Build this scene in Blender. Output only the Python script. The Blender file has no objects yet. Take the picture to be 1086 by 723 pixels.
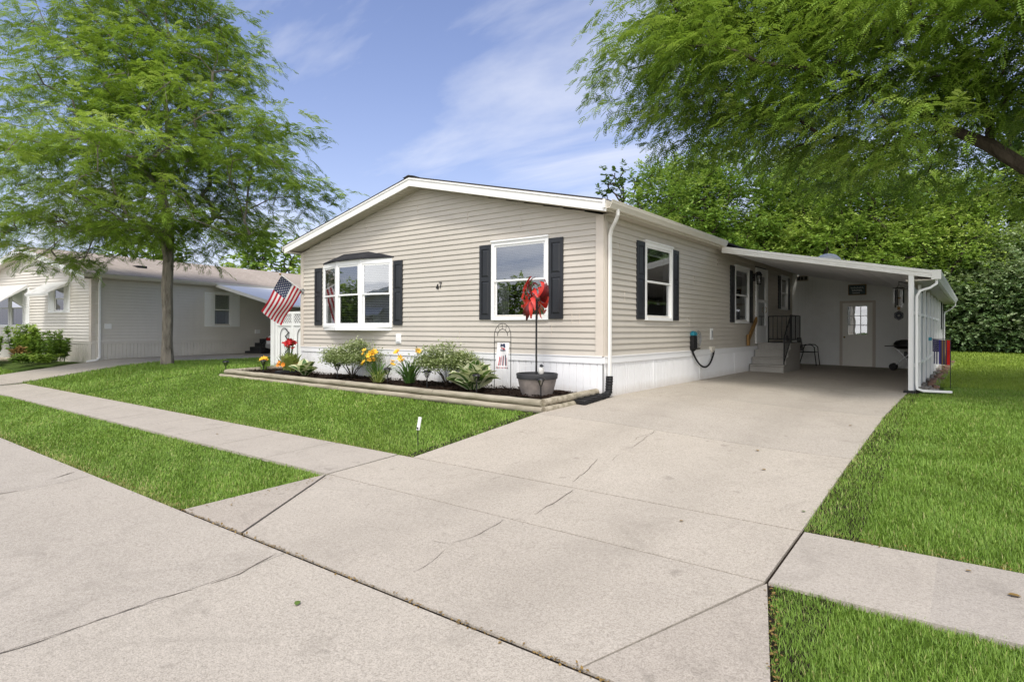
import bpy, bmesh, math, random
import numpy as np
from mathutils import Vector, Matrix, Quaternion

# ------------------------------------------------------------------ basics
# everything below is written with z = 0 at eye level; EYE lifts it so that the street lies near world z = 0
EYE = 1.65
SC = bpy.context.scene
COL = SC.collection
RNG = np.random.default_rng(7)
random.seed(7)
ORG = {}
R = math.radians


def tag(o, label=None, cat=None, group=None, kind=None):
    if label: o['label'] = label
    if cat: o['category'] = cat
    if group: o['group'] = group
    if kind: o['kind'] = kind
    return o


def thing(name, loc, label, cat, group=None, kind=None):
    o = bpy.data.objects.new(name, None)
    o.empty_display_size = .2
    COL.objects.link(o)
    o.location = (loc[0], loc[1], loc[2] + EYE)
    ORG[o.name] = Vector(loc)
    return tag(o, label, cat, group, kind)


def link_mesh(name, me, parent=None, org=None):
    o = bpy.data.objects.new(name, me)
    COL.objects.link(o)
    if parent is not None:
        o.parent = parent
        ORG[o.name] = ORG[parent.name]
    else:
        g = Vector(org) if org is not None else Vector((0, 0, 0))
        o.location = (g[0], g[1], g[2] + EYE)
        ORG[o.name] = g
    return o


def copy_tree(o, parent=None):
    c = o.copy()
    COL.objects.link(c)
    c.parent = parent
    ORG[c.name] = ORG[o.name]
    for ch in list(o.children):
        copy_tree(ch, c)
    return c


def move_to(o, loc, rz=None, sc=None):
    o.location = (loc[0], loc[1], loc[2] + EYE)
    ORG[o.name] = Vector(loc)
    if rz is not None: o.rotation_euler[2] = rz
    if sc is not None: o.scale = (sc, sc, sc) if isinstance(sc, (int, float)) else sc
    return o


class Fr:
    """wall frame: s along the wall, n outward, z up"""
    def __init__(self, P, s, n):
        self.P, self.s, self.n = Vector(P), Vector(s).normalized(), Vector(n).normalized()

    def __call__(self, s, n, z):
        return self.P + self.s * s + self.n * n + Vector((0, 0, z))


WORLD = Fr((0, 0, 0), (1, 0, 0), (0, 1, 0))


class MB:
    def __init__(self):
        self.v, self.f, self.m = [], [], []

    def add(self, vs, fs, mi=0):
        b = len(self.v)
        self.v += [Vector(p) for p in vs]
        for f in fs:
            self.f.append([b + i for i in f])
            self.m.append(mi)
        return self

    def box(self, x0, x1, y0, y1, z0, z1, mi=0, fr=None):
        fr = fr or WORLD
        vs = [fr(x, y, z) for z in (z0, z1) for y in (y0, y1) for x in (x0, x1)]
        return self.add(vs, [(0, 2, 3, 1), (4, 5, 7, 6), (0, 1, 5, 4), (2, 6, 7, 3), (0, 4, 6, 2), (1, 3, 7, 5)], mi)

    def hexa(self, p, mi=0):
        """8 points: bottom ring 0-3, top ring 4-7"""
        return self.add(p, [(3, 2, 1, 0), (4, 5, 6, 7), (0, 1, 5, 4), (1, 2, 6, 5), (2, 3, 7, 6), (3, 0, 4, 7)], mi)

    def quad(self, a, b, c, d, mi=0):
        return self.add([a, b, c, d], [(0, 1, 2, 3)], mi)

    def poly(self, pts, mi=0):
        return self.add(pts, [tuple(range(len(pts)))], mi)

    def slab(self, pts, off, mi=0):
        """polygon extruded by the vector off"""
        n = len(pts)
        off = Vector(off)
        vs = [Vector(p) for p in pts] + [Vector(p) + off for p in pts]
        fs = [tuple(reversed(range(n))), tuple(range(n, 2 * n))]
        fs += [(i, (i + 1) % n, n + (i + 1) % n, n + i) for i in range(n)]
        return self.add(vs, fs, mi)

    def tube(self, pts, r, n=8, mi=0, caps=True, squash=None):
        pts = [Vector(p) for p in pts]
        k = len(pts)
        rs = r if isinstance(r, (list, tuple)) else [r] * k
        t0 = (pts[1] - pts[0]).normalized()
        ref = Vector((0, 0, 1)) if abs(t0.z) < .9 else Vector((1, 0, 0))
        u = t0.cross(ref).normalized()
        vs = []
        for i in range(k):
            t = ((pts[min(i + 1, k - 1)] - pts[max(i - 1, 0)])).normalized()
            u = (u - t * u.dot(t))
            u = u.normalized() if u.length > 1e-6 else t.orthogonal().normalized()
            w = t.cross(u)
            for j in range(n):
                a = 2 * math.pi * (j + .5) / n
                q = (squash or (1, 1))
                vs.append(pts[i] + u * math.cos(a) * rs[i] * q[0] + w * math.sin(a) * rs[i] * q[1])
        fs = []
        for i in range(k - 1):
            for j in range(n):
                a, b = i * n + j, i * n + (j + 1) % n
                fs.append((a, b, b + n, a + n))
        if caps:
            fs.append(tuple(reversed(range(n))))
            fs.append(tuple(range((k - 1) * n, k * n)))
        return self.add(vs, fs, mi)

    def lathe(self, prof, c, n=24, mi=0, sx=1, sy=1):
        vs, fs = [], []
        k = len(prof)
        for (r, z) in prof:
            for j in range(n):
                a = 2 * math.pi * j / n
                vs.append((c[0] + r * math.cos(a) * sx, c[1] + r * math.sin(a) * sy, c[2] + z))
        for i in range(k - 1):
            for j in range(n):
                a, b = i * n + j, i * n + (j + 1) % n
                fs.append((a, b, b + n, a + n))
        if prof[0][0] > 1e-4: fs.append(tuple(reversed(range(n))))
        if prof[-1][0] > 1e-4: fs.append(tuple(range((k - 1) * n, k * n)))
        return self.add(vs, fs, mi)

    def build(self, name, mats, parent=None, org=None, smooth=False, bevel=0, merge=False, recalc=True):
        g = ORG[parent.name] if parent is not None else (Vector(org) if org is not None else Vector((0, 0, 0)))
        me = bpy.data.meshes.new(name)
        me.from_pydata([tuple(p - g) for p in self.v], [], self.f)
        for m in (mats if isinstance(mats, (list, tuple)) else [mats]):
            me.materials.append(m)
        me.polygons.foreach_set('material_index', self.m)
        if merge or recalc:
            bm = bmesh.new()
            bm.from_mesh(me)
            if merge: bmesh.ops.remove_doubles(bm, verts=bm.verts, dist=1e-4)
            if recalc: bmesh.ops.recalc_face_normals(bm, faces=bm.faces)
            bm.to_mesh(me)
            bm.free()
        if smooth:
            me.polygons.foreach_set('use_smooth', [True] * len(me.polygons))
            try: me.set_sharp_from_angle(angle=R(42))
            except Exception: pass
        me.update()
        o = link_mesh(name, me, parent, org)
        if bevel:
            b = o.modifiers.new('bevel', 'BEVEL')
            b.width = bevel; b.segments = 2; b.limit_method = 'ANGLE'; b.angle_limit = R(40)
        return o


def inst_mesh(name, tv, tf, T, Rm, S, mats, parent=None, org=None, rnd=None, tmat=None, smooth=False):
    """N copies of a small template as ONE mesh. tv (k,3), tf list of faces, T (N,3), Rm (N,3,3), S (N,) or (N,3)"""
    g = ORG[parent.name] if parent is not None else (Vector(org) if org is not None else Vector((0, 0, 0)))
    tv = np.asarray(tv, float)
    N, k = len(T), len(tv)
    S = np.asarray(S, float)
    if S.ndim == 1: S = S[:, None]
    loc = tv[None] * S[:, None, :]
    V = np.einsum('nij,nkj->nki', Rm, loc) + T[:, None, :] - np.array(g)[None, None]
    li = np.concatenate([np.array(f) for f in tf])
    lt = np.array([len(f) for f in tf])
    nf = len(tf)
    LI = (li[None] + (np.arange(N) * k)[:, None]).ravel()
    LT = np.tile(lt, N)
    LS = np.concatenate([[0], np.cumsum(LT)[:-1]])
    me = bpy.data.meshes.new(name)
    me.vertices.add(N * k)
    me.vertices.foreach_set('co', V.astype(np.float32).ravel())
    me.loops.add(len(LI))
    me.loops.foreach_set('vertex_index', LI.astype(np.int32))
    me.polygons.add(len(LT))
    me.polygons.foreach_set('loop_start', LS.astype(np.int32))
    me.polygons.foreach_set('loop_total', LT.astype(np.int32))
    for m in (mats if isinstance(mats, (list, tuple)) else [mats]):
        me.materials.append(m)
    if tmat is not None:
        me.polygons.foreach_set('material_index', np.tile(np.array(tmat, np.int32), N))
    if smooth:
        me.polygons.foreach_set('use_smooth', np.ones(N * nf, bool))
    me.update(calc_edges=True)
    a = me.attributes.new('rnd', 'FLOAT', 'FACE')
    rv = RNG.random(N) if rnd is None else np.asarray(rnd)
    rr = np.repeat(rv, nf) + RNG.normal(0, .05, N * nf)
    a.data.foreach_set('value', rr.astype(np.float32))
    return link_mesh(name, me, parent, org)


def orient(d, up=None, roll=None):
    """rotation matrices whose x axis is d and z axis is near up"""
    d = d / np.linalg.norm(d, axis=1, keepdims=True)
    if up is None: up = np.tile([0, 0, 1.], (len(d), 1))
    y = np.cross(up, d)
    ln = np.linalg.norm(y, axis=1, keepdims=True)
    y = np.where(ln < 1e-4, np.array([[0, 1., 0]]), y / np.maximum(ln, 1e-4))
    z = np.cross(d, y)
    if roll is not None:
        c, s = np.cos(roll)[:, None], np.sin(roll)[:, None]
        y, z = y * c + z * s, z * c - y * s
    return np.stack([d, y, z], axis=2)


# ------------------------------------------------------------------ ground shape
def sstep(a, b, x):
    t = np.clip((x - a) / (b - a), 0, 1)
    return t * t * (3 - 2 * t)


def gz(x, y):
    x, y = np.asarray(x, float), np.asarray(y, float)
    L = np.interp(y, [-60, 1.9, 2.45, 4, 5, 7.6, 8.85, 12, 30, 60, 200], [-1.64, -1.66, -1.62, -1.585, -1.54, -1.24, -1.13, -1.12, -1.1, -.95, -.3])
    Rr = np.interp(y, [-60, 1.9, 2.45, 4, 5, 8, 10, 14, 20, 38, 60, 200], [-1.64, -1.66, -1.62, -1.59, -1.54, -1.35, -1.25, -1.215, -1.18, -.95, -.7, 0])
    w = sstep(-4.9, -1.1, x)
    b = .09 * sstep(-6, -14, x) * np.clip(1 - np.abs(y - 7.6) / 2.6, 0, 1) * sstep(-26, -18, x)
    return L * (1 - w) + Rr * w + b


def gzf(x, y): return float(gz(x, y))


# ------------------------------------------------------------------ materials
class NT:
    def __init__(self, name):
        self.m = bpy.data.materials.new(name)
        self.m.use_nodes = True
        self.t = self.m.node_tree
        self.t.nodes.clear()
        self.out = self.n('ShaderNodeOutputMaterial')

    def n(self, typ, **kw):
        nd = self.t.nodes.new(typ)
        for k, v in kw.items():
            if k in nd.inputs: nd.inputs[k].default_value = v
            else: setattr(nd, k, v)
        return nd

    def l(self, a, b): self.t.links.new(a, b)

    def noise(self, scale, detail=4, rough=.55, vec=None, stretch=None, dist=0):
        nd = self.n('ShaderNodeTexNoise')
        nd.inputs['Scale'].default_value = scale
        nd.inputs['Detail'].default_value = detail
        nd.inputs['Roughness'].default_value = rough
        nd.inputs['Distortion'].default_value = dist
        v = vec or self.coord()
        if stretch:
            mp = self.n('ShaderNodeMapping')
            mp.inputs['Scale'].default_value = stretch
            self.l(v, mp.inputs['Vector'])
            v = mp.outputs['Vector']
        self.l(v, nd.inputs['Vector'])
        return nd.outputs['Fac']

    def coord(self):
        if not hasattr(self, '_tc'): self._tc = self.n('ShaderNodeTexCoord')
        return self._tc.outputs['Object']

    def geo(self):
        if not hasattr(self, '_g'): self._g = self.n('ShaderNodeNewGeometry')
        return self._g

    def ramp(self, fac, stops):
        r = self.n('ShaderNodeValToRGB')
        e = r.color_ramp.elements
        while len(e) < len(stops): e.new(.5)
        for i, (p, c) in enumerate(stops):
            e[i].position = p
            e[i].color = (c[0], c[1], c[2], 1) if not isinstance(c, (int, float)) else (c, c, c, 1)
        self.l(fac, r.inputs['Fac'])
        return r.outputs['Color']

    def mix(self, fac, a, b, mode='MIX'):
        m = self.n('ShaderNodeMix')
        m.data_type = 'RGBA'; m.blend_type = mode
        for s, v in ((m.inputs[0], fac), (m.inputs[6], a), (m.inputs[7], b)):
            if isinstance(v, (int, float)): s.default_value = v
            elif isinstance(v, (tuple, list)): s.default_value = (v[0], v[1], v[2], 1)
            else: self.l(v, s)
        return m.outputs[2]

    def mth(self, op, a, b=0.0):
        m = self.n('ShaderNodeMath'); m.operation = op
        for s, v in ((m.inputs[0], a), (m.inputs[1], b)):
            if isinstance(v, (int, float)): s.default_value = v
            else: self.l(v, s)
        return m.outputs[0]

    def bsdf(self, col, rough=.6, spec=.3, metal=0, bump=None, bstr=.3, bdist=.01):
        b = self.n('ShaderNodeBsdfPrincipled')
        for s, v in ((b.inputs['Base Color'], col), (b.inputs['Roughness'], rough)):
            if isinstance(v, (int, float)): s.default_value = v
            elif isinstance(v, (tuple, list)): s.default_value = (v[0], v[1], v[2], 1)
            else: self.l(v, s)
        b.inputs['Specular IOR Level'].default_value = spec
        b.inputs['Metallic'].default_value = metal
        if bump is not None:
            bp = self.n('ShaderNodeBump')
            bp.inputs['Strength'].default_value = bstr
            bp.inputs['Distance'].default_value = bdist
            self.l(bump, bp.inputs['Height'])
            self.l(bp.outputs['Normal'], b.inputs['Normal'])
        return b

    def done(self, sh):
        self.l(sh.outputs[0], self.out.inputs['Surface'])
        return self.m


def mul(c, k): return tuple(x * k for x in c)


def plain(name, col, rough=.55, var=.12, scale=6, spec=.3, metal=0, dirt=None, bstr=.15):
    t = NT(name)
    n1 = t.noise(scale, 5)
    n2 = t.noise(scale * 9, 3)
    c = t.ramp(n1, [(.3, mul(col, 1 - var)), (.7, mul(col, 1 + var * .6))])
    if dirt:
        c = t.mix(t.ramp(t.noise(scale * .6, 6, .7), [(.5, 0.0), (.78, .75)]), c, dirt)
    return t.done(t.bsdf(c, t.ramp(n2, [(.3, max(.02, rough - .08)), (.7, min(1, rough + .08))]), spec, metal, n2, bstr, .004))


def concrete(name, c0, c1, speck=.35, tracks=None):
    t = NT(name)
    pos = t.geo().outputs['Position']
    big = t.noise(.45, 6, .6, vec=pos)
    mid = t.noise(2.1, 7, .68, vec=pos)
    fine = t.noise(46, 4, .75, vec=pos)
    vfine = t.noise(120, 2, .6, vec=pos)
    c = t.ramp(big, [(.3, c0), (.7, c1)])
    c = t.mix(t.ramp(mid, [(.42, 0.0), (.72, .55)]), c, mul(c0, .74))
    c = t.mix(speck, c, t.ramp(fine, [(.34, mul(c0, .38)), (.47, c0), (.53, c1), (.66, mul(c1, 1.3))]))
    c = t.mix(speck * .9, c, t.ramp(vfine, [(.35, mul(c0, .45)), (.6, mul(c1, 1.2))]))
    st = t.ramp(t.noise(.9, 4, .8, vec=pos, dist=1.5), [(.55, 0.0), (.72, .38)])
    c = t.mix(st, c, mul(c0, .62))
    sp = t.ramp(t.noise(5.5, 2, .5, vec=pos), [(.70, 0.0), (.76, .35)])
    c = t.mix(sp, c, mul(c0, .45))
    sl = t.n('ShaderNodeSeparateXYZ'); t.l(pos, sl.inputs[0])
    cv = t.n('ShaderNodeCombineXYZ')
    onroad = t.mth('LESS_THAN', sl.outputs[1], 2.474)
    t.l(t.mth('MULTIPLY', t.mth('FLOOR', t.mth('DIVIDE', t.mth('ADD', sl.outputs[0], .2), 3.75)), onroad), cv.inputs[0])
    idx = t.mth('GREATER_THAN', sl.outputs[1], -2.2)
    for y0 in (2.474, 4.0, 5.02, 7.4, 10.26): idx = t.mth('ADD', idx, t.mth('GREATER_THAN', sl.outputs[1], y0))
    t.l(idx, cv.inputs[1])
    wn = t.n('ShaderNodeTexWhiteNoise'); t.l(cv.outputs[0], wn.inputs['Vector'])
    c = t.mix(1.0, c, t.ramp(wn.outputs['Value'], [(0, (.90, .90, .91)), (1, (1.06, 1.05, 1.03))]), 'MULTIPLY')
    if tracks:
        sx = t.n('ShaderNodeSeparateXYZ'); t.l(pos, sx.inputs[0])
        for x0 in tracks:
            d = t.mth('ABSOLUTE', t.mth('SUBTRACT', sx.outputs[0], x0))
            f = t.mth('MULTIPLY', t.ramp(d, [(.12, .30), (.42, 0.0)]), t.ramp(t.noise(1.4, 5, .7, vec=pos), [(.3, 0.2), (.7, 1.0)]))
            c = t.mix(f, c, mul(c0, .66))
    h = t.mth('ADD', fine, t.mth('MULTIPLY', vfine, .6))
    return t.done(t.bsdf(c, .9, .15, 0, h, .55, .006))


def leaf_mat(name, stops, trans=.35, patch=0.0, rough=.5, patchcol=(.2, .19, .05), pscale=.8):
    t = NT(name)
    a = t.n('ShaderNodeAttribute'); a.attribute_name = 'rnd'
    c = t.ramp(a.outputs['Fac'], stops)
    n = t.noise(pscale, 4, .6, vec=t.geo().outputs['Position'])
    c = t.mix(t.ramp(n, [(.3, .42), (.7, 0.0)]), c, mul(stops[0][1], .9))
    if patch:
        c = t.mix(t.ramp(t.noise(pscale * .7, 5, .7, vec=t.geo().outputs['Position']), [(.52, 0.0), (.75, patch)]), c, patchcol)
    b = t.bsdf(c, rough, .35)
    tr = t.n('ShaderNodeBsdfTranslucent')
    t.l(t.mix(.4, c, (.34, .44, .04)), tr.inputs['Color'])
    ms = t.n('ShaderNodeMixShader'); ms.inputs[0].default_value = trans
    t.l(b.outputs[0], ms.inputs[1]); t.l(tr.outputs[0], ms.inputs[2])
    return t.done(ms)


def glass_mat(name, tint=(.75, .8, .82), refl=.16):
    t = NT(name)
    lw = t.n('ShaderNodeLayerWeight'); lw.inputs['Blend'].default_value = .35
    wav = t.noise(1.7, 2)
    gl = t.n('ShaderNodeBsdfGlossy'); gl.inputs['Roughness'].default_value = .012
    gl.inputs['Color'].default_value = (.95, .97, 1, 1)
    bp = t.n('ShaderNodeBump'); bp.inputs['Strength'].default_value = .05; bp.inputs['Distance'].default_value = .02
    t.l(wav, bp.inputs['Height']); t.l(bp.outputs['Normal'], gl.inputs['Normal'])
    tp = t.n('ShaderNodeBsdfTransparent'); tp.inputs['Color'].default_value = (*tint, 1)
    ms = t.n('ShaderNodeMixShader')
    f = t.mth('ADD', t.mth('MULTIPLY', lw.outputs['Fresnel'], .9), refl)
    t.l(f, ms.inputs[0]); t.l(tp.outputs[0], ms.inputs[1]); t.l(gl.outputs[0], ms.inputs[2])
    return t.done(ms)


def siding_mat(name, col):
    t = NT(name)
    n1 = t.noise(.7, 5, .6)
    n2 = t.noise(30, 3, .6, stretch=(.12, .12, 1.4))
    n3 = t.noise(1.2, 5, .7, stretch=(2.5, 2.5, .25))
    c = t.ramp(n1, [(.3, mul(col, .93)), (.7, mul(col, 1.04))])
    c = t.mix(t.ramp(n2, [(.4, 0.0), (.75, .22)]), c, mul(col, .78))
    c = t.mix(t.ramp(n3, [(.55, 0.0), (.8, .16)]), c, mul(col, .6))
    return t.done(t.bsdf(c, .48, .3, 0, n2, .12, .003))


def bark_mat(name, c0, c1):
    t = NT(name)
    n = t.noise(9, 6, .7, stretch=(1, 1, .22), dist=.6)
    c = t.ramp(n, [(.32, c0), (.5, mul(c1, .7)), (.68, c1)])
    return t.done(t.bsdf(c, .92, .1, 0, n, .9, .03))


def shingle_mat(name, c0, c1):
    t = NT(name)
    br = t.n('ShaderNodeTexBrick')
    t.l(t.coord(), br.inputs['Vector'])
    br.inputs['Scale'].default_value = 1
    br.inputs['Brick Width'].default_value = .3; br.inputs['Row Height'].default_value = .14
    br.inputs['Mortar Size'].default_value = .006
    br.inputs['Color1'].default_value = (*c0, 1); br.inputs['Color2'].default_value = (*c1, 1)
    br.inputs['Mortar'].default_value = (*mul(c0, .4), 1)
    n = t.noise(60, 3, .7)
    c = t.mix(.5, br.outputs['Color'], t.ramp(n, [(.35, mul(c0, .7)), (.65, mul(c1, 1.15))]))
    c = t.mix(t.ramp(t.noise(.5, 5), [(.4, 0.0), (.7, .4)]), c, mul(c0, .7))
    return t.done(t.bsdf(c, .95, .1, 0, n, .6, .006))


def ground_mat():
    t = NT('turf_soil')
    n = t.noise(14, 5, .7); b = t.noise(.5, 5)
    c = t.ramp(n, [(.3, (.035, .052, .014)), (.55, (.07, .12, .02)), (.75, (.12, .17, .04))])
    c = t.mix(t.ramp(b, [(.5, 0.0), (.8, .35)]), c, (.10, .105, .04))
    return t.done(t.bsdf(c, .95, .1, 0, n, .8, .03))


def mulch_mat():
    t = NT('mulch')
    n = t.noise(32, 5, .75, dist=1.2)
    c = t.ramp(n, [(.3, (.010, .007, .005)), (.55, (.035, .021, .014)), (.75, (.085, .052, .034))])
    return t.done(t.bsdf(c, .95, .1, 0, n, 1, .05))


def timber_mat():
    t = NT('landscape_timber')
    n = t.noise(10, 6, .65, stretch=(.18, 1.6, 1.6), dist=.4)
    c = t.ramp(n, [(.3, (.18, .155, .11)), (.55, (.345, .305, .235)), (.75, (.46, .415, .33))])
    c = t.mix(t.ramp(t.noise(1.6, 4), [(.5, 0.0), (.75, .35)]), c, (.12, .13, .06))
    return t.done(t.bsdf(c, .85, .15, 0, n, .5, .01))


M = {}
M['siding'] = siding_mat('taupe_vinyl_siding', (.525, .485, .425))
M['siding_n'] = siding_mat('grey_vinyl_siding', (.645, .61, .55))
M['trim'] = plain('tan_trim', (.60, .54, .47), .45, .05)
M['white'] = plain('white_vinyl', (.80, .80, .79), .42, .03, 3, .35)
M['white2'] = plain('white_painted_metal', (.76, .76, .75), .4, .05, 2, .4, dirt=(.55, .52, .47))
M['fascia'] = plain('white_fascia', (.80, .79, .76), .42, .04, 2, .35)
M['gutter'] = plain('cream_gutter', (.66, .62, .54), .4, .05, 2, .4)
M['soffit'] = plain('soffit_tan', (.50, .46, .39), .5, .06)
M['ceiling'] = plain('carport_ceiling', (.84, .84, .84), .5, .05, 1)
def skirt_mat():
    t = NT('white_skirting')
    sx = t.n('ShaderNodeSeparateXYZ'); t.l(t.geo().outputs['Position'], sx.inputs[0])
    n = t.noise(3.5, 5, .7)
    zz = t.mth('ADD', sx.outputs[2], t.mth('MULTIPLY', n, -.16))
    f = t.ramp(zz, [(.42, .55), (.62, 0.0)])
    c = t.mix(t.ramp(t.noise(1.1, 5), [(.4, 0.0), (.75, .3)]), (.80, .80, .81), (.70, .69, .67))
    c = t.mix(f, c, (.42, .36, .29))
    return t.done(t.bsdf(c, .5, .3))


M['skirt'] = skirt_mat()
M['shedwall'] = plain('white_panel_wall', (.82, .825, .80), .5, .06, .9, .3, dirt=(.62, .60, .57))
M['shutter'] = plain('charcoal_shutter', (.022, .024, .028), .42, .15, 5, .4)
M['panel'] = plain('shaded_wall_panel', (.42, .43, .44), .55, .08, 1.2, .25)  # white panels greyed so the gaps between battens read as shadow
M['door'] = plain('cream_door', (.86, .84, .77), .4, .03, 2, .35)
M['black'] = plain('black_metal', (.012, .012, .013), .42, .2, 6, .4)
M['rubber'] = plain('black_rubber', (.014, .014, .015), .6, .2, 6, .3)
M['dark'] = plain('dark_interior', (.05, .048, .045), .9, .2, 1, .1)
M['joint'] = plain('joint_dirt', (.028, .022, .017), .95, .4, 12, .05)
M['crack'] = plain('crack_dirt', (.10, .085, .068), .95, .3, 12, .05)
M['blind'] = plain('white_blind', (.80, .80, .78), .6, .05)
M['curtain'] = plain('pale_curtain', (.5, .5, .48), .9, .1, 3, .1)
M['glass'] = glass_mat('window_glass', (.78, .81, .83), .26)
M['glass_low'] = glass_mat('screened_glass', (.55, .57, .58), .2)
M['screen'] = plain('insect_screen', (.06, .062, .065), .8, .1, 40, .1)
M['drive'] = concrete('driveway_concrete', (.405, .358, .298), (.50, .452, .387), .4, (-3.75, -2.15))
M['walk'] = concrete('sidewalk_concrete', (.385, .345, .295), (.465, .42, .365), .3)
M['road'] = concrete('road_concrete', (.39, .35, .295), (.475, .43, .37), .42)
M['apron'] = concrete('apron_concrete', (.38, .335, .28), (.465, .415, .355), .4)
M['step'] = concrete('step_concrete', (.36, .345, .31), (.44, .42, .38), .2)
M['shingle'] = shingle_mat('dark_shingles', (.055, .05, .05), (.09, .085, .08))
M['shingle_bay'] = shingle_mat('black_shingles', (.025, .026, .03), (.05, .05, .055))
M['shingle_n'] = shingle_mat('brown_shingles', (.39, .33, .27), (.50, .43, .365))
M['ground'] = ground_mat()
M['mulch'] = mulch_mat()
M['timber'] = timber_mat()
M['bark'] = bark_mat('locust_bark', (.09, .078, .062), (.30, .265, .22))
M['bark_d'] = bark_mat('dark_bark', (.025, .020, .016), (.10, .080, .062))
M['grass'] = leaf_mat('grass_blade', [(0, (.12, .21, .028)), (.5, (.235, .39, .055)), (.85, (.33, .49, .09)), (1, (.50, .46, .19))], .3, .4, .5, (.30, .36, .07), .5)
M['grass_far'] = leaf_mat('back_lawn_blade', [(0, (.21, .31, .032)), (.5, (.32, .45, .055)), (1, (.43, .52, .10))], .3, .3, .5, (.20, .24, .05), .3)
M['locust'] = leaf_mat('locust_leaf', [(0, (.09, .17, .02)), (.45, (.27, .42, .055)), (.75, (.45, .60, .10)), (1, (.62, .74, .20))], .42, .25, .5, (.36, .46, .06), .35)
M['locust2'] = leaf_mat('overhang_leaf', [(0, (.09, .17, .022)), (.45, (.265, .415, .06)), (.75, (.44, .59, .11)), (1, (.61, .73, .21))], .42, .25, .5, (.34, .45, .06), .4)
M['maple'] = leaf_mat('maple_leaf', [(0, (.085, .17, .026)), (.45, (.25, .42, .065)), (1, (.55, .68, .17))], .4, .3, .5, (.38, .50, .08), .3)
M['lime'] = leaf_mat('lime_leaf', [(0, (.11, .20, .03)), (.45, (.29, .45, .07)), (1, (.58, .70, .17))], .4, .25, .5, (.46, .55, .10), .3)
M['deep'] = leaf_mat('dark_leaf', [(0, (.035, .08, .02)), (.5, (.09, .175, .04)), (1, (.18, .29, .08))], .25, .1, .5, (.08, .13, .03), .3)
M['hedge'] = leaf_mat('hedge_leaf', [(0, (.065, .125, .042)), (.45, (.20, .32, .12)), (1, (.48, .56, .32))], .3, .2, .42, (.30, .40, .20), .4)
M['shrub'] = leaf_mat('shrub_leaf', [(0, (.11, .16, .04)), (.5, (.21, .27, .09)), (.8, (.36, .41, .20)), (1, (.56, .58, .38))], .25, 0)
M['herb'] = leaf_mat('herb_leaf', [(0, (.08, .15, .022)), (.5, (.16, .28, .04)), (1, (.29, .41, .08))], .3, 0)
M['hosta_g'] = leaf_mat('hosta_green', [(0, (.05, .12, .028)), (.5, (.09, .19, .045)), (1, (.15, .27, .07))], .2, 0)
M['hosta_w'] = leaf_mat('hosta_cream', [(0, (.60, .62, .36)), (1, (.80, .80, .60))], .2, 0)
M['lily'] = leaf_mat('daylily_leaf', [(0, (.045, .115, .028)), (.6, (.09, .20, .045)), (1, (.18, .29, .08))], .25, 0)
M['lily_v'] = leaf_mat('yellow_strap_leaf', [(0, (.18, .26, .05)), (.6, (.34, .40, .10)), (1, (.52, .52, .24))], .25, 0)
M['orange'] = plain('orange_petal', (.75, .26, .03), .5, .25, 8, .2)
M['yellow'] = plain('yellow_petal', (.80, .46, .04), .5, .2, 8, .2)
M['redp'] = plain('red_petal', (.38, .012, .014), .5, .35, 8, .2)
M['red'] = plain('red_enamel', (.55, .035, .022), .35, .3, 9, .5)
M['redd'] = plain('dark_red_enamel', (.12, .010, .012), .35, .3, 9, .5)
M['copper'] = plain('dark_copper', (.10, .07, .06), .4, .3, 9, .5, .6)
M['barrel'] = plain('grey_barrel', (.25, .215, .195), .75, .3, 7, .2, dirt=(.15, .13, .12))
M['barrelrim'] = plain('charcoal_rim', (.035, .035, .038), .6, .2, 6, .3)
M['teal'] = plain('teal_plastic', (.02, .22, .30), .35, .1, 5, .4)
M['grey'] = plain('grey_plastic', (.30, .30, .30), .4, .1, 5, .4)
M['steel'] = plain('brushed_steel', (.42, .42, .42), .35, .1, 5, .5, .8)
M['brass'] = plain('aged_brass', (.30, .20, .08), .4, .1, 5, .5, .7)
M['wood'] = plain('brown_wood', (.27, .155, .055), .6, .25, 4, .2)
M['flag_red'] = plain('flag_red', (.46, .028, .045), .8, .08, 3, .1)
M['flag_white'] = plain('flag_white', (.74, .72, .72), .8, .04, 3, .1)
M['flag_blue'] = plain('flag_blue', (.020, .032, .085), .8, .08, 3, .1)
M['flag_black'] = plain('flag_black', (.05, .045, .10), .8, .08, 3, .1)
M['flag_violet'] = plain('flag_violet', (.06, .05, .24), .8, .08, 3, .1)
M['flag_tan'] = plain('flag_tan', (.20, .13, .06), .8, .08, 3, .1)
M['flag_bright'] = plain('flag_bright_red', (.62, .03, .02), .8, .08, 3, .1)
M['brick'] = plain('red_brick', (.24, .15, .11), .9, .3, 14, .1)
M['stone'] = plain('grey_stone', (.32, .29, .26), .9, .3, 8, .1)
M['litter'] = plain('dry_leaf', (.26, .17, .06), .8, .4, 20, .1)
M['greenleaf'] = plain('fallen_green_leaf', (.10, .16, .03), .6, .3, 20, .2)
M['signblue'] = plain('weathered_blue_board', (.10, .13, .14), .8, .3, 20, .1)
M['navy'] = plain('navy_enamel', (.02, .025, .05), .4, .1, 8, .4)
M['carpaint'] = plain('white_car_paint', (.72, .72, .72), .2, .03, 2, .5)
M['tail'] = plain('red_lens', (.35, .01, .01), .2, .1, 5, .5)
M['lampglass'] = glass_mat('lamp_glass', (.85, .85, .82), .2)
M['bench'] = plain('grey_bird', (.55, .54, .52), .6, .15, 20, .3)

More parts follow.
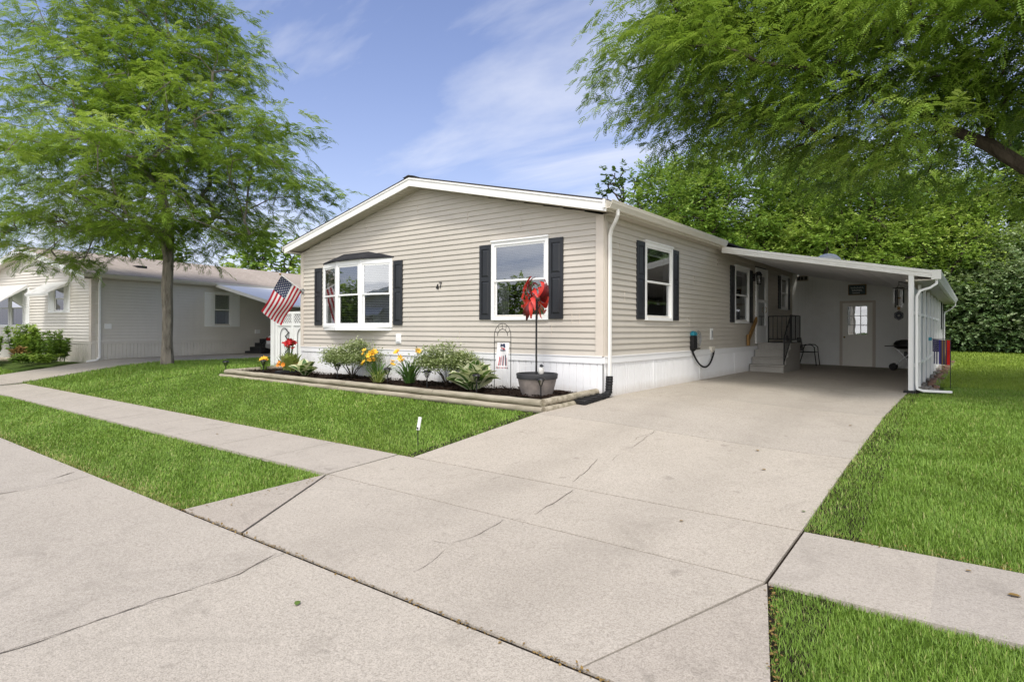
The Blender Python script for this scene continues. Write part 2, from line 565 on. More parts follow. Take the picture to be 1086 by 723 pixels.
# ------------------------------------------------------------------ ground, paving
def draped(mb, c, nx, ny, off=0, skirt=.07, mi=0):
    """bilinear patch between four plan corners (p00, p10, p11, p01) laid on the ground, with a skirt"""
    (a, b, d, e) = [np.array(p, float) for p in c]
    idx, vs = {}, []
    for j in range(ny + 1):
        for i in range(nx + 1):
            u, v = i / nx, j / ny
            p = a * (1 - u) * (1 - v) + b * u * (1 - v) + d * u * v + e * (1 - u) * v
            idx[i, j] = len(vs)
            vs.append((p[0], p[1], gzf(p[0], p[1]) + off))
    fs = [(idx[i, j], idx[i + 1, j], idx[i + 1, j + 1], idx[i, j + 1]) for j in range(ny) for i in range(nx)]
    ring = [idx[i, 0] for i in range(nx)] + [idx[nx, j] for j in range(ny)] + [idx[i, ny] for i in range(nx, 0, -1)] + [idx[0, j] for j in range(ny, 0, -1)]
    low = {}
    for k in ring:
        low[k] = len(vs)
        p = vs[k]
        vs.append((p[0], p[1], p[2] - skirt))
    for k in range(len(ring)):
        p, q = ring[k], ring[(k + 1) % len(ring)]
        fs.append((q, p, low[p], low[q]))
    mb.add(vs, fs, mi)


def inset(c, g):
    c = [Vector((p[0], p[1], 0)) for p in c]
    m = sum(c, Vector()) / len(c)
    out = []
    for i, p in enumerate(c):
        a = (c[i - 1] - p); b = (c[(i + 1) % len(c)] - p)
        if a.length < 1e-6: a = m - p
        if b.length < 1e-6: b = m - p
        a.normalize(); b.normalize()
        s = abs(a.cross(b).z)
        out.append(p + (a + b) * (g / max(s, .3)))
    return [(p.x, p.y) for p in out]


# ground sheet to the horizon
xs = np.concatenate([[-400, -250, -160, -110, -80, -62, -50], np.arange(-42, 16.01, .5), [18, 22, 28, 36, 50, 80, 130, 220, 400]])
ys = np.concatenate([[-300, -150, -80, -40, -20, -10, -5], np.arange(-2, 12.01, .3), np.arange(13, 50, 1.0), [55, 62, 75, 95, 130, 200, 320, 500]])
X, Y = np.meshgrid(xs, ys)
Zg = gz(X, Y) - .035
Zg = np.where(Y < 2.5, Zg - .03, Zg)
g = MB()
n = len(xs)
g.add(list(zip(X.ravel(), Y.ravel(), Zg.ravel())), [(j * n + i, j * n + i + 1, (j + 1) * n + i + 1, (j + 1) * n + i) for j in range(len(ys) - 1) for i in range(n - 1)])
tag(g.build('ground', M['ground'], smooth=True), kind='structure')

# road: four rows of slabs parted by joints
rd = MB()
xj = [-60, -45, -30, -22.5, -15.2, -11.45, -7.7, -3.95, -.2, 3.55, 7.3, 11, 20, 40, 60]
for i in range(len(xj) - 1):
    for (y0, y1) in ((-6.5, -2.2), (-2.2, 2.462)):
        nx = max(3, int((xj[i + 1] - xj[i]) / .6))
        draped(rd, inset([(xj[i], y0), (xj[i + 1], y0), (xj[i + 1], y1), (xj[i], y1)], .004), nx, 10)
tag(rd.build('road', M['road'], smooth=True), kind='structure')

# sidewalk slabs on both sides of the drive
sw = MB()
x = -5.62
k = 0
while x > -40:
    w = 1.25 if k % 3 else 1.3
    if not (-24.6 < x - w / 2 < -21.2):
        draped(sw, inset([(x - w, 4.0), (x, 4.0), (x, 5.02), (x - w, 5.02)], .005), 4, 4)
    x -= w; k += 1
x = -1.038
while x < 16:
    draped(sw, inset([(x, 4.0), (x + 1.5, 4.0), (x + 1.5, 5.02), (x, 5.02)], .005), 4, 4)
    x += 1.5
tag(sw.build('sidewalk', M['walk'], smooth=True), kind='structure')

# driveway
dv = MB()
def lx(y): return float(np.interp(y, [4, 5.02, 5.021, 7.6, 8.85, 30], [-5.6, -5.6, -5.36, -5.2, -4.93, -4.93]))
cuts = [4.0, 5.02, 7.4, 10.26, 14.05, 17.9, 21.7]
for i in range(len(cuts) - 1):
    y0, y1 = cuts[i], cuts[i + 1]
    if i == 2:
        for (a, b) in ((7.4, 8.85), (8.85, 10.26)):
            draped(dv, [(lx(a) + .006, a + .006 * (a == 7.4)), (-1.05, a + .006 * (a == 7.4)), (-1.05, b - .006 * (b == 10.26)), (lx(b) + .006, b - .006 * (b == 10.26))], 14, 6)
    else:
        draped(dv, inset([(lx(y0 + .002), y0), (-1.05, y0), (-1.05, y1), (lx(y1), y1)], .009), 14, 10)
draped(dv, inset([(-4.6, 2.488), (-1.5, 2.488), (-1.05, 4.0), (-5.6, 4.0)], .006), 14, 8)
dvo = tag(dv.build('driveway', M['drive'], smooth=True), kind='structure')
ap = MB()
draped(ap, inset([(-5.62, 2.488), (-4.62, 2.488), (-5.61, 3.98), (-5.62, 3.99)], .005), 5, 8)
draped(ap, inset([(-1.5, 2.488), (-.62, 2.488), (-1.03, 3.98), (-1.04, 3.99)], .005), 5, 8)
tag(ap.build('apron', M['apron'], smooth=True), kind='structure')
nd = MB()
draped(nd, [(-24.6, 5.0), (-21.3, 5.0), (-21.9, 12), (-25.75, 11.2)], 8, 14)
draped(nd, [(-25.75, 11.2), (-21.9, 12), (-22.6, 26), (-28.0, 26)], 8, 12)
draped(nd, [(-25.6, 2.5), (-20.6, 2.5), (-21.3, 4.99), (-24.6, 4.99)], 8, 8)
tag(nd.build('neighbour_driveway', M['walk'], smooth=True), kind='structure')
# dirt that shows in the joints, and along the kerb line
jt = MB()
draped(jt, [(-5.7, 2.44), (-.5, 2.44), (-.5, 2.52), (-5.7, 2.52)], 40, 1, -.014, .02)
draped(jt, [(-5.62, 2.53), (-.62, 2.53), (-1.04, 21.72), (-5.0, 21.72)], 14, 70, -.022, .02)
tag(jt.build('joint_dirt', M['joint']), kind='structure')


def ribbon(mb, pts, w, off=.004):
    """thin dark crack laid on the paving along a jagged line"""
    P = []
    for a, b in zip(pts[:-1], pts[1:]):
        a, b = Vector((*a, 0)), Vector((*b, 0))
        k = max(2, int((b - a).length / .07))
        for i in range(k): P.append(a.lerp(b, i / k))
    P.append(Vector((*pts[-1], 0)))
    vs, fs = [], []
    rr = random.Random(len(P) * 7 + int(pts[0][0] * 100))
    j = 0
    for i, p in enumerate(P):
        t = (P[min(i + 1, len(P) - 1)] - P[max(i - 1, 0)]).normalized()
        nrm = Vector((-t.y, t.x, 0))
        j = .7 * j + rr.uniform(-.012, .012)
        ww = w * rr.uniform(.35, 1.2) * (.15 if i in (0, len(P) - 1) else 1)
        for s in (-1, 1):
            q = p + nrm * (j + s * ww / 2)
            vs.append((q.x, q.y, gzf(q.x, q.y) + off))
    fs = [(2 * i, 2 * i + 1, 2 * i + 3, 2 * i + 2) for i in range(len(P) - 1)]
    mb.add(vs, fs)


for nm, pts, w in (('crack', [(-3.31, 7.36), (-3.25, 6.82), (-3.21, 6.5)], .006),
                   ('crack', [(-3.26, 7.3), (-3.36, 6.95), (-3.33, 6.8)], .006),
                   ('crack', [(-3.21, 6.3), (-3.2, 5.95)], .005),
                   ('crack', [(-3.36, 5.95), (-3.26, 5.5), (-3.19, 5.12)], .008),
                   ('crack', [(-3.07, 4.97), (-3.03, 4.57), (-2.99, 4.2)], .009),
                   ('crack', [(-3.12, 3.95), (-3.05, 3.59), (-3.09, 3.29)], .007),
                   ('crack', [(-3.07, 3.2), (-3.0, 3.05), (-2.95, 2.78)], .005),
                   ('crack', [(-3.3, 3.25), (-3.12, 3.3)], .004),
                   ('crack', [(-2.35, 13.4), (-1.9, 12.9), (-1.7, 12.85)], .014),
                   ('crack', [(-4.35, 11.7), (-3.9, 11.3)], .01)):
    c = MB(); ribbon(c, pts, w * .75)
    c.build(nm, M['crack'], dvo)
rc = MB()
ribbon(rc, [(-3.99, .3), (-3.93, 1.0), (-3.98, 1.6), (-3.9, 2.1), (-3.97, 2.42)], .008)
ribbon(rc, [(-7.74, .9), (-7.70, 1.5), (-7.72, 1.9)], .014)
ribbon(rc, [(-7.95, 2.1), (-8.05, 2.4)], .016)
ribbon(rc, [(-11.4, 1.2), (-11.5, 2.4)], .014)
rco = rc.build('road_crack', M['crack']); tag(rco, kind='structure')

# ------------------------------------------------------------------ building helpers
def siding(mb, fr, s0, s1, z0, z1, opens=(), rng=None, e=.1016, o=.019):
    k = 0
    z = z0
    while z < z1 - .01:
        zb = min(z + e, z1)
        zm = (z + zb) / 2
        a0, b0 = rng(z) if rng else (s0, s1)
        a1, b1 = rng(zb) if rng else (s0, s1)
        segs = [(a0, b0, a1, b1)]
        for (oa, ob, oz0, oz1) in opens:
            if oz0 < zm < oz1:
                new = []
                for (p, q, p1, q1) in segs:
                    if ob <= p or oa >= q: new.append((p, q, p1, q1)); continue
                    if oa > p: new.append((p, oa, p1, oa))
                    if ob < q: new.append((ob, q, ob, q1))
                segs = new
        for (p, q, p1, q1) in segs:
            if q - p < .005: continue
            if q1 < p1: p1 = q1 = (p1 + q1) / 2
            mid = z + (zb - z) * .12
            mb.add([fr(p, 0, z), fr(q, 0, z), fr(p, o, z), fr(q, o, z), fr(p, o, mid), fr(q, o, mid), fr(p1, .001, zb), fr(q1, .001, zb)],
                   [(0, 1, 3, 2), (2, 3, 5, 4), (4, 5, 7, 6)])
        z = zb
        k += 1


def make_window(house, fr, s0, s1, z0, z1, label=None, blind='upper', trim=.065, proud=.045, rail=.5, blind_tilt=.5):
    """double hung window: trim frame, two sashes, glass, blind"""
    w = MB()
    w.box(s0 - .005, s0 + trim, .0, proud, z0, z1, fr=fr)
    w.box(s1 - trim, s1 + .005, .0, proud, z0, z1, fr=fr)
    w.box(s0 + trim, s1 - trim, .0, proud - .003, z1 - trim, z1, fr=fr)
    w.box(s0 + trim, s1 - trim, .0, proud + .006, z0, z0 + trim, fr=fr)
    w.box(s0 - .012, s1 + .012, .0, proud + .02, z1, z1 + .035, fr=fr)
    o = w.build('window', M['white'], house, bevel=.004)
    if label: o['label'] = label
    a, b, c, d = s0 + trim, s1 - trim, z0 + trim, z1 - trim
    zm = c + (d - c) * rail
    f = .035
    sa = MB()
    for (p, q, n0, n1) in ((zm - .012, d, .004, .026), (c, zm + .018, -.022, .002)):
        sa.box(a, a + f, n0, n1, p, q, fr=fr); sa.box(b - f, b, n0, n1, p, q, fr=fr)
        sa.box(a + f, b - f, n0 + .001, n1 - .001, p, p + f, fr=fr); sa.box(a + f, b - f, n0 + .001, n1 - .001, q - f, q, fr=fr)
    sa.build('sash', M['white'], o, bevel=.003)
    gl = MB()
    gl.quad(fr(a + f, .014, zm), fr(b - f, .014, zm), fr(b - f, .014, d - f), fr(a + f, .014, d - f))
    gl.quad(fr(a + f, -.010, c + f), fr(b - f, -.010, c + f), fr(b - f, -.010, zm), fr(a + f, -.010, zm), 1)
    gl.build('glass', [M['glass'], M['glass_low']], o)
    # reveal behind the frame
    rv = MB()
    for (p, q) in ((a, a - .02), (b, b + .02)):
        rv.quad(fr(p, 0, c), fr(p, -.14, c), fr(p, -.14, d), fr(p, 0, d))
    rv.quad(fr(a, 0, c), fr(b, 0, c), fr(b, -.14, c), fr(a, -.14, c))
    rv.quad(fr(a, 0, d), fr(b, 0, d), fr(b, -.14, d), fr(a, -.14, d))
    rv.build('reveal', M['curtain'], o)
    bl = MB()
    top, bot = d, (zm - .02 if blind == 'upper' else c + .02 if blind == 'full' else d - .14)
    z = top - .03
    while z > bot:
        t = blind_tilt
        bl.add([fr(a + .01, -.055, z + .012 * t), fr(b - .01, -.055, z + .012 * t), fr(b - .01, -.080, z - .012 * t), fr(a + .01, -.080, z - .012 * t)], [(0, 1, 2, 3)])
        z -= .03
    bl.box(a + .01, b - .01, -.085, -.05, top - .03, top, fr=fr)
    bl.box(a + .01, b - .01, -.078, -.058, bot - .012, bot + .006, fr=fr)
    bl.build('blind', M['blind'], o)
    if blind == 'upper':
        for (p, q) in ((a, a + (b - a) * .22), (b - (b - a) * .18, b)):
            cu = MB()
            P = [fr(p + (q - p) * i / 14, -.11 + .02 * math.sin(i * 1.9), c) for i in range(15)]
            for i in range(14):
                u = Vector((0, 0, zm - c + .1))
                cu.quad(P[i], P[i + 1], P[i + 1] + u, P[i] + u)
            cu.build('curtain', M['curtain'], o, smooth=True)
    return o


def make_shutter(house, fr, s0, s1, z0, z1, mat=None):
    b = MB()
    b.box(s0, s1, .012, .026, z0, z1, fr=fr)
    st = .055
    b.box(s0, s0 + st, .026, .042, z0, z1, fr=fr); b.box(s1 - st, s1, .026, .042, z0, z1, fr=fr)
    zm = z0 + (z1 - z0) * .54
    for (p, q) in ((z0, z0 + .085), (zm - .04, zm + .04), (z1 - .085, z1)):
        b.box(s0 + st, s1 - st, .026, .041, p, q, fr=fr)
    for (p, q) in ((z0 + .085, zm - .04), (zm + .04, z1 - .085)):
        i = .022
        A = [fr(s0 + st + i * .2, .0265, p + i * .2), fr(s1 - st - i * .2, .0265, p + i * .2), fr(s1 - st - i * .2, .0265, q - i * .2), fr(s0 + st + i * .2, .0265, q - i * .2)]
        B = [fr(s0 + st + i * 1.6, .038, p + i * 1.6), fr(s1 - st - i * 1.6, .038, p + i * 1.6), fr(s1 - st - i * 1.6, .038, q - i * 1.6), fr(s0 + st + i * 1.6, .038, q - i * 1.6)]
        b.hexa(A + B)
    return b.build('shutter', mat or M['shutter'], house, bevel=.003)


def skirting(house, fr, s0, s1, zb, zt, mat, band=.12, rib=.135, back=0):
    b = MB()
    b.box(s0, s1, -.02, .03, zt - band, zt, fr=fr)
    b.box(s0, s1, .0, .042, zt - .012, zt + .004, fr=fr)
    b.build('skirting_band', mat, house, bevel=.003)
    p = MB()
    s = s0
    i = 0
    while s < s1 - .01:
        q = min(s + rib, s1)
        gpt = .016
        z0, z1 = zb, zt - band
        p.add([fr(s, .012, z0), fr(q - gpt, .012, z0), fr(q - gpt, .012, z1), fr(s, .012, z1),
               fr(q - gpt * .5, -.010, z0), fr(q - gpt * .5, -.010, z1), fr(q, .012, z0), fr(q, .012, z1)],
              [(0, 1, 2, 3), (1, 4, 5, 2), (4, 6, 7, 5)])
        s = q
    p.build('skirting', mat, house)
    s = s0 + 1.95
    while s < s1 - .3:
        sm = MB(); sm.box(s - .012, s + .012, .012, .02, zb, zt - band, fr=fr); sm.build('skirting_seam', mat, house)
        s += 2.44


def gutter(house, x0, x1, y0, y1, z0, z1, mat, name='gutter'):
    """K profile, outer side towards x1"""
    d = x1 - x0
    h = z1 - z0
    prof = [(x0, z1), (x0, z0), (x0 + d * .6, z0), (x0 + d * .72, z0 + h * .25), (x1 - d * .05, z0 + h * .62), (x1 - d * .05, z1 - h * .16), (x1, z1 - h * .12), (x1, z1)]
    inn = [(x1 - d * .1, z1), (x1 - d * .12, z0 + h * .62), (x0 + d * .55, z0 + .008), (x0 + .006, z0 + .008), (x0 + .006, z1)]
    P = prof + inn
    b = MB()
    b.slab([(p[0], y0, p[1]) for p in P], (0, y1 - y0, 0))
    return b.build(name, mat, house)


def downspout(house, pts, mat, w=.062):
    b = MB()
    b.tube(pts, w * .7, 4, squash=(1, .75))
    for k in range(1, len(pts) - 1):
        pass
    return b.build('downspout', mat, house, bevel=.01)


# ------------------------------------------------------------------ main house
H = thing('mobile_home', (-4.9, 8.85, -1.12), 'taupe vinyl-sided single storey mobile home with black shutters and white skirting', 'house')
FF = Fr((0, 8.85, 0), (1, 0, 0), (0, -1, 0))          # front wall: s = x
FR = Fr((-4.9, 0, 0), (0, 1, 0), (1, 0, 0))           # right wall: s = y
FL = Fr((-13.5, 0, 0), (0, 1, 0), (-1, 0, 0))
YB = 26.5
EAVE, RIDGE, XR = 1.9, 2.93, -9.2
def gable(z):
    if z <= EAVE: return (-13.5, -4.9)
    k = (z - EAVE) / (RIDGE - EAVE)
    return (XR - 4.3 * (1 - k) - .02, XR + 4.3 * (1 - k) + .02)
w = MB()
siding(w, FF, -13.5, -4.9, -.45, RIDGE, [(-12.52, -10.14, .06, 1.46), (-7.20, -6.04, .23, 1.56)], gable)
w.build('front_wall', M['siding'], H)
w = MB()
siding(w, FR, 8.85, YB, -.45, EAVE, [(10.44, 11.59, .24, 1.56), (15.70, 16.80, .24, 1.56), (17.5, 18.65, -.36, 1.74), (20.3, 21.0, .70, 1.64)])
w.build('side_wall', M['siding'], H)
w = MB(); siding(w, FL, 8.85, YB, -.45, EAVE)
w.build('far_side_wall', M['siding'], H)
b = MB()
b.box(-13.46, -4.94, YB - .1, YB, -1.12, 2.9); b.build('back_wall', M['siding'], H)
# dark rooms behind the openings
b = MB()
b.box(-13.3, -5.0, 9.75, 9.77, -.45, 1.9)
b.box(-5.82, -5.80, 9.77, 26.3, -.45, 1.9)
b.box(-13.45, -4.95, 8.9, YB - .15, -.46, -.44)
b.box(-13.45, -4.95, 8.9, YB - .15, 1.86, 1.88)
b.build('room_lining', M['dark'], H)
# corner posts
b = MB()
b.box(-5.03, -4.88, 8.822, 8.85, -.45, EAVE); b.box(-4.9, -4.872, 8.85, 8.96, -.45, EAVE)
b.build('corner_post', M['trim'], H, bevel=.004)
b = MB()
b.box(-13.52, -13.40, 8.822, 8.85, -.45, EAVE); b.box(-13.528, -13.5, 8.83, 8.96, -.45, EAVE)
b.build('corner_post', M['trim'], H, bevel=.004)
# siding laps seen as thin seams
for (s, z) in ((-12.3, 1.96), (-10.95, 2.16), (-9.55, .15), (-9.95, .1), (-5.5, .1), (-5.92, -.1), (-5.35, .1), (-8.9, 1.4), (-7.9, 2.1), (-6.6, 1.85), (-9.3, 2.4), (-8.1, -.2)):
    b = MB(); b.box(s - .003, s + .003, .0, .0185, z, z + .2, fr=FF); b.build('siding_seam', M['trim'], H)
for (s, z) in ((9.6, .5), (12.9, 1.0), (12.6, .1), (14.4, 1.5), (9.4, 1.3)):
    b = MB(); b.box(s - .003, s + .003, .0, .0185, z, z + .2, fr=FR); b.build('siding_seam', M['trim'], H)
# skirting
skirting(H, FF, -13.5, -4.9, -1.2, -.45, M['skirt'])
skirting(H, FR, 8.85, YB, -1.2, -.45, M['skirt'], rib=.07)
skirting(H, FL, 8.85, YB, -1.2, -.45, M['skirt'])
# roof
TOPR, TOPE, XE0, XE1 = 3.12, 2.075, -13.74, -4.66
b = MB()
b.slab([(XE0, 8.49, TOPE), (XR, 8.49, TOPR), (XE1, 8.49, TOPE), (XE1, 8.49, TOPE - .03), (XR, 8.49, TOPR - .03), (XE0, 8.49, TOPE - .03)], (0, YB - 8.3, 0))
rf = b.build('roof', M['shingle'], H)
b = MB()
b.slab([(XR - .17, 8.47, TOPR - .02), (XR, 8.47, TOPR + .022), (XR + .17, 8.47, TOPR - .02), (XR, 8.47, TOPR)], (0, YB - 8.3, 0))
b.build('ridge_cap', M['shingle'], rf)
def roofz(x): return TOPR - abs(x - XR) * (TOPR - TOPE) / (XE1 - XR)
for (xa, xb) in ((XE0, XR), (XR, XE1)):
    b = MB()
    b.slab([(xa, 8.52, roofz(xa) - .032), (xb, 8.52, roofz(xb) - .032), (xb, 8.52, roofz(xb) - .20), (xa, 8.52, roofz(xa) - .20)], (0, -.022, 0))
    b.slab([(xa, 8.50, roofz(xa) - .03), (xb, 8.50, roofz(xb) - .03), (xb, 8.50, roofz(xb) - .062), (xa, 8.50, roofz(xa) - .062)], (0, -.016, 0))
    b.build('rake_board', M['fascia'], H, bevel=.003)
    b = MB()
    k = 14
    xa2, xb2 = (xa + .06, xb) if xa < xb - 4 and xa < XR - 1 else (xa, xb - .06)
    for i in range(k * 3):
        p, q = xa2 + (xb2 - xa2) * i / (k * 3), xa2 + (xb2 - xa2) * (i + .9) / (k * 3)
        b.slab([(p, 8.52, roofz(p) - .19), (q, 8.52, roofz(q) - .19), (q, 8.52, roofz(q) - .175), (p, 8.52, roofz(p) - .175)], (0, .36, 0))
    b.build('gable_soffit', M['soffit'], H)
b = MB()
b.box(-4.69, -4.662, 8.52, 14.1, 1.90, 2.045); b.build('eave_board', M['gutter'], H)
b = MB()
b.box(-4.9, -4.69, 8.85, 26.4, 1.895, 1.91); b.box(-4.9, -4.86, 8.85, 26.4, 1.80, 1.895); b.build('eave_soffit', M['soffit'], H)
b = MB()
b.box(-13.72, -13.5, 8.52, 26.4, 1.88, 1.90); b.box(-13.72, -13.70, 8.52, 26.4, 1.9, 2.04); b.build('eave_board', M['gutter'], H)
gutter(H, -4.66, -4.545, 8.50, 14.12, 1.925, 2.055, M['gutter'])
gutter(H, -13.73, -13.84, 8.50, 26.4, 1.925, 2.055, M['gutter'])
b = MB()
b.box(-4.70, -4.66, 8.46, 8.50, 1.93, 2.07); b.build('gutter_end_cap', M['fascia'], H)
ds = downspout(H, [(-4.60, 8.78, 1.95), (-4.60, 8.79, 1.86), (-4.66, 8.83, 1.77), (-4.79, 8.93, 1.66), (-4.835, 8.96, 1.56), (-4.835, 8.96, -.8), (-4.835, 8.96, -.95)], M['fascia'])
b = MB()
pts = [(-4.835, 8.96, -.78), (-4.83, 8.95, -.86), (-4.84, 8.95, -.95), (-4.83, 8.93, -1.03), (-4.84, 8.86, -1.09), (-4.87, 8.72, -1.105)]
P2, r2 = [], []
for a, c in zip(pts[:-1], pts[1:]):
    for i in range(4):
        P2.append(Vector(a).lerp(Vector(c), i / 4)); r2.append(.062 if len(P2) % 2 else .052)
b.tube(P2, r2, 10)
z1 = gzf(-4.98, 8.25) + .03
b.hexa([(-4.97, 8.78, -1.11), (-4.79, 8.74, -1.11), (-4.84, 8.17, z1 - .02), (-5.06, 8.20, z1 - .02), (-4.97, 8.78, -1.06), (-4.79, 8.74, -1.06), (-4.84, 8.17, z1 + .03), (-5.06, 8.20, z1 + .03)])
for i in range(4):
    f = i / 3.6
    xa, xb = -4.96 + (-.09) * f, -4.80 - .04 * f
    yy = 8.72 - .5 * f
    zz = -1.06 + (z1 + .03 + 1.06) * ((8.76 - yy) / .58)
    b.box(xa, xb, yy - .02, yy + .02, zz, zz + .012)
b.build('drain_extension', M['rubber'], ds)

# front window and shutters
make_window(H, FF, -7.27, -5.98, .165, 1.63, blind='upper', rail=.5)
make_shutter(H, FF, -7.57, -7.285, .18, 1.60)
make_shutter(H, FF, -5.965, -5.67, .18, 1.60)
# side windows and shutters
make_window(H, FR, 10.38, 11.65, .17, 1.63, blind='short')
make_shutter(H, FR, 10.05, 10.365, .19, 1.62)
make_shutter(H, FR, 11.665, 11.98, .19, 1.62)
make_window(H, FR, 15.64, 16.86, .17, 1.63, blind='short')
make_shutter(H, FR, 15.30, 15.625, .19, 1.62)
make_shutter(H, FR, 16.875, 17.19, .19, 1.62)
make_window(H, FR, 20.22, 21.08, .64, 1.70, blind='short')
make_shutter(H, FR, 19.92, 20.205, .66, 1.69)
make_shutter(H, FR, 21.095, 21.38, .66, 1.69)

# bay window: three facets
bay = thing_bay = MB()
A, B_, C_, D_ = [(-12.57, 8.85), (-11.76, 8.63), (-10.90, 8.63), (-10.08, 8.85)]
zb0, zb1 = .03, 1.50
pts = [A, B_, C_, D_]
seat = [(A[0], A[1]), (B_[0], B_[1] - .0), (C_[0], C_[1]), (D_[0], D_[1])]
def off(p, d): return (p[0] + (p[0] - (-11.32)) * d * .35, p[1] - d if p[1] < 8.8 else p[1])
bay.slab([(p[0], p[1], zb0 - .07) for p in [off(q, .05) for q in pts]], (0, 0, .075))
bw = bay.build('bay_window', M['white'], H, bevel=.004)
bh = MB(); bh.slab([(p[0], p[1], zb1) for p in [off(q, .03) for q in pts]], (0, 0, .09)); bh.build('bay_head', M['white'], bw, bevel=.004)
for i in range(3):
    p, q = Vector((*pts[i], 0)), Vector((*pts[i + 1], 0))
    d = (q - p); ln = d.length; d.normalize()
    fr = Fr(p, d, (d.y, -d.x, 0))
    zt, tr = zb1, .06
    w = MB()
    s0, s1 = .0, ln
    w.box(s0, s0 + tr, -.04, .03, zb0, zt, fr=fr); w.box(s1 - tr, s1, -.04, .03, zb0, zt, fr=fr)
    w.box(s0 + tr, s1 - tr, -.04, .028, zt - tr, zt, fr=fr); w.box(s0 + tr, s1 - tr, -.04, .034, zb0, zb0 + tr, fr=fr)
    a, c2, lo, hi = s0 + tr, s1 - tr, zb0 + tr, zt - tr
    zm = lo + (hi - lo) * .5; f = .036
    for (u, v, n0, n1) in ((zm - .012, hi, -.006, .018), (lo, zm + .02, -.03, -.007)):
        w.box(a, a + f, n0, n1, u, v, fr=fr); w.box(c2 - f, c2, n0, n1, u, v, fr=fr)
        w.box(a + f, c2 - f, n0 + .001, n1 - .001, u, u + f, fr=fr); w.box(a + f, c2 - f, n0 + .001, n1 - .001, v - f, v, fr=fr)
    w.build('casement_frame', M['white'], bw, bevel=.003)
    gl = MB()
    gl.quad(fr(a + f, .006, zm), fr(c2 - f, .006, zm), fr(c2 - f, .006, hi - f), fr(a + f, .006, hi - f))
    gl.quad(fr(a + f, -.018, lo + f), fr(c2 - f, -.018, lo + f), fr(c2 - f, -.018, zm), fr(a + f, -.018, zm), 1)
    gl.build('glass', [M['glass'], M['glass_low']], bw)
    bl = MB()
    z = hi - .03
    bot = lo + .05
    while z > bot:
        bl.add([fr(a + .01, -.06, z + .007), fr(c2 - .01, -.06, z + .007), fr(c2 - .01, -.084, z - .005), fr(a + .01, -.084, z - .005)], [(0, 1, 2, 3)])
        z -= .038
    bl.box(a + .01, c2 - .01, -.085, -.055, hi - .03, hi, fr=fr); bl.box(a + .01, c2 - .01, -.082, -.06, bot - .02, bot, fr=fr)
    bl.build('blind', M['blind'], bw)
E_ = [off(q, .09) for q in pts]
E_[0] = (A[0] - .05, 8.85); E_[3] = (D_[0] + .05, 8.85)
T0, T1 = (-11.78, 8.835, 1.745), (-10.90, 8.835, 1.745)
b = MB()
ze = 1.585
e = [(p[0], p[1], ze) for p in E_]
el = [(p[0], p[1], ze - .035) for p in E_]
b.add([*e, T0, T1, *el], [(0, 1, 4), (1, 2, 5, 4), (2, 3, 5), (6, 7, 1, 0), (7, 8, 2, 1), (8, 9, 3, 2), (6, 9, 8, 7)])
b.build('bay_roof', M['shingle_bay'], bw)
make_shutter(H, FF, -12.91, -12.62, .08, 1.47)
make_shutter(H, FF, -10.035, -9.75, .08, 1.47)
# entry door in the side wall: storm door with glass, frame
b = MB()
b.box(17.5, 17.60, 0, .05, -.38, 1.75, fr=FR); b.box(18.56, 18.66, 0, .05, -.38, 1.75, fr=FR); b.box(17.6, 18.56, 0, .048, 1.65, 1.75, fr=FR)
dr = b.build('door_frame', M['white'], H, bevel=.004)
b = MB()
b.box(17.60, 17.72, .005, .04, -.37, 1.65, fr=FR); b.box(18.44, 18.56, .005, .04, -.37, 1.65, fr=FR)
b.box(17.72, 18.44, .005, .039, 1.53, 1.65, fr=FR); b.box(17.72, 18.44, .005, .039, -.37, .12, fr=FR); b.box(17.72, 18.44, .005, .039, .78, .86, fr=FR)
b.build('door_panel', M['white'], dr, bevel=.003)
b = MB()
b.quad(FR(17.72, .02, .12), FR(18.44, .02, .12), FR(18.44, .02, .78), FR(17.72, .02, .78)); b.quad(FR(17.72, .02, .86), FR(18.44, .02, .86), FR(18.44, .02, 1.53), FR(17.72, .02, 1.53))
b.build('door_glass', M['glass'], dr)
b = MB(); b.box(17.66, 18.5, -.06, -.04, -.36, .78, fr=FR)
b.build('inner_door', M['shedwall'], dr)
b = MB(); b.tube([FR(18.40, .04, .5), FR(18.40, .075, .52), FR(18.40, .075, .64), FR(18.40, .04, .66)], .009, 8)
b.build('door_handle', M['brass'], dr)
# house number 47 in slanted strokes
def strokes(mb, fr, s, z, h, segs, n0=.018, n1=.03, wd=.014):
    for (x0, y0, x1, y1) in segs:
        a, c = Vector((x0 * h, y0 * h)), Vector((x1 * h, y1 * h))
        t = (c - a).normalized(); nn = Vector((-t.y, t.x)) * wd * .5
        q = [a - nn - t * wd * .3, c - nn + t * wd * .3, c + nn + t * wd * .3, a + nn - t * wd * .3]
        mb.hexa([fr(s + p.x, n0, z + p.y) for p in q] + [fr(s + p.x, n1, z + p.y) for p in q])
b = MB()
strokes(b, FF, -8.74, .80, .11, [(.42, 1, .0, .35), (.0, .35, .6, .35), (.42, 1, .42, 0)])
strokes(b, FF, -8.655, .835, .11, [(0, 1, .55, 1), (.55, 1, .2, 0)])
nb = b.build('house_number', M['black'], H)
nb['label'] = 'small black house number 47'
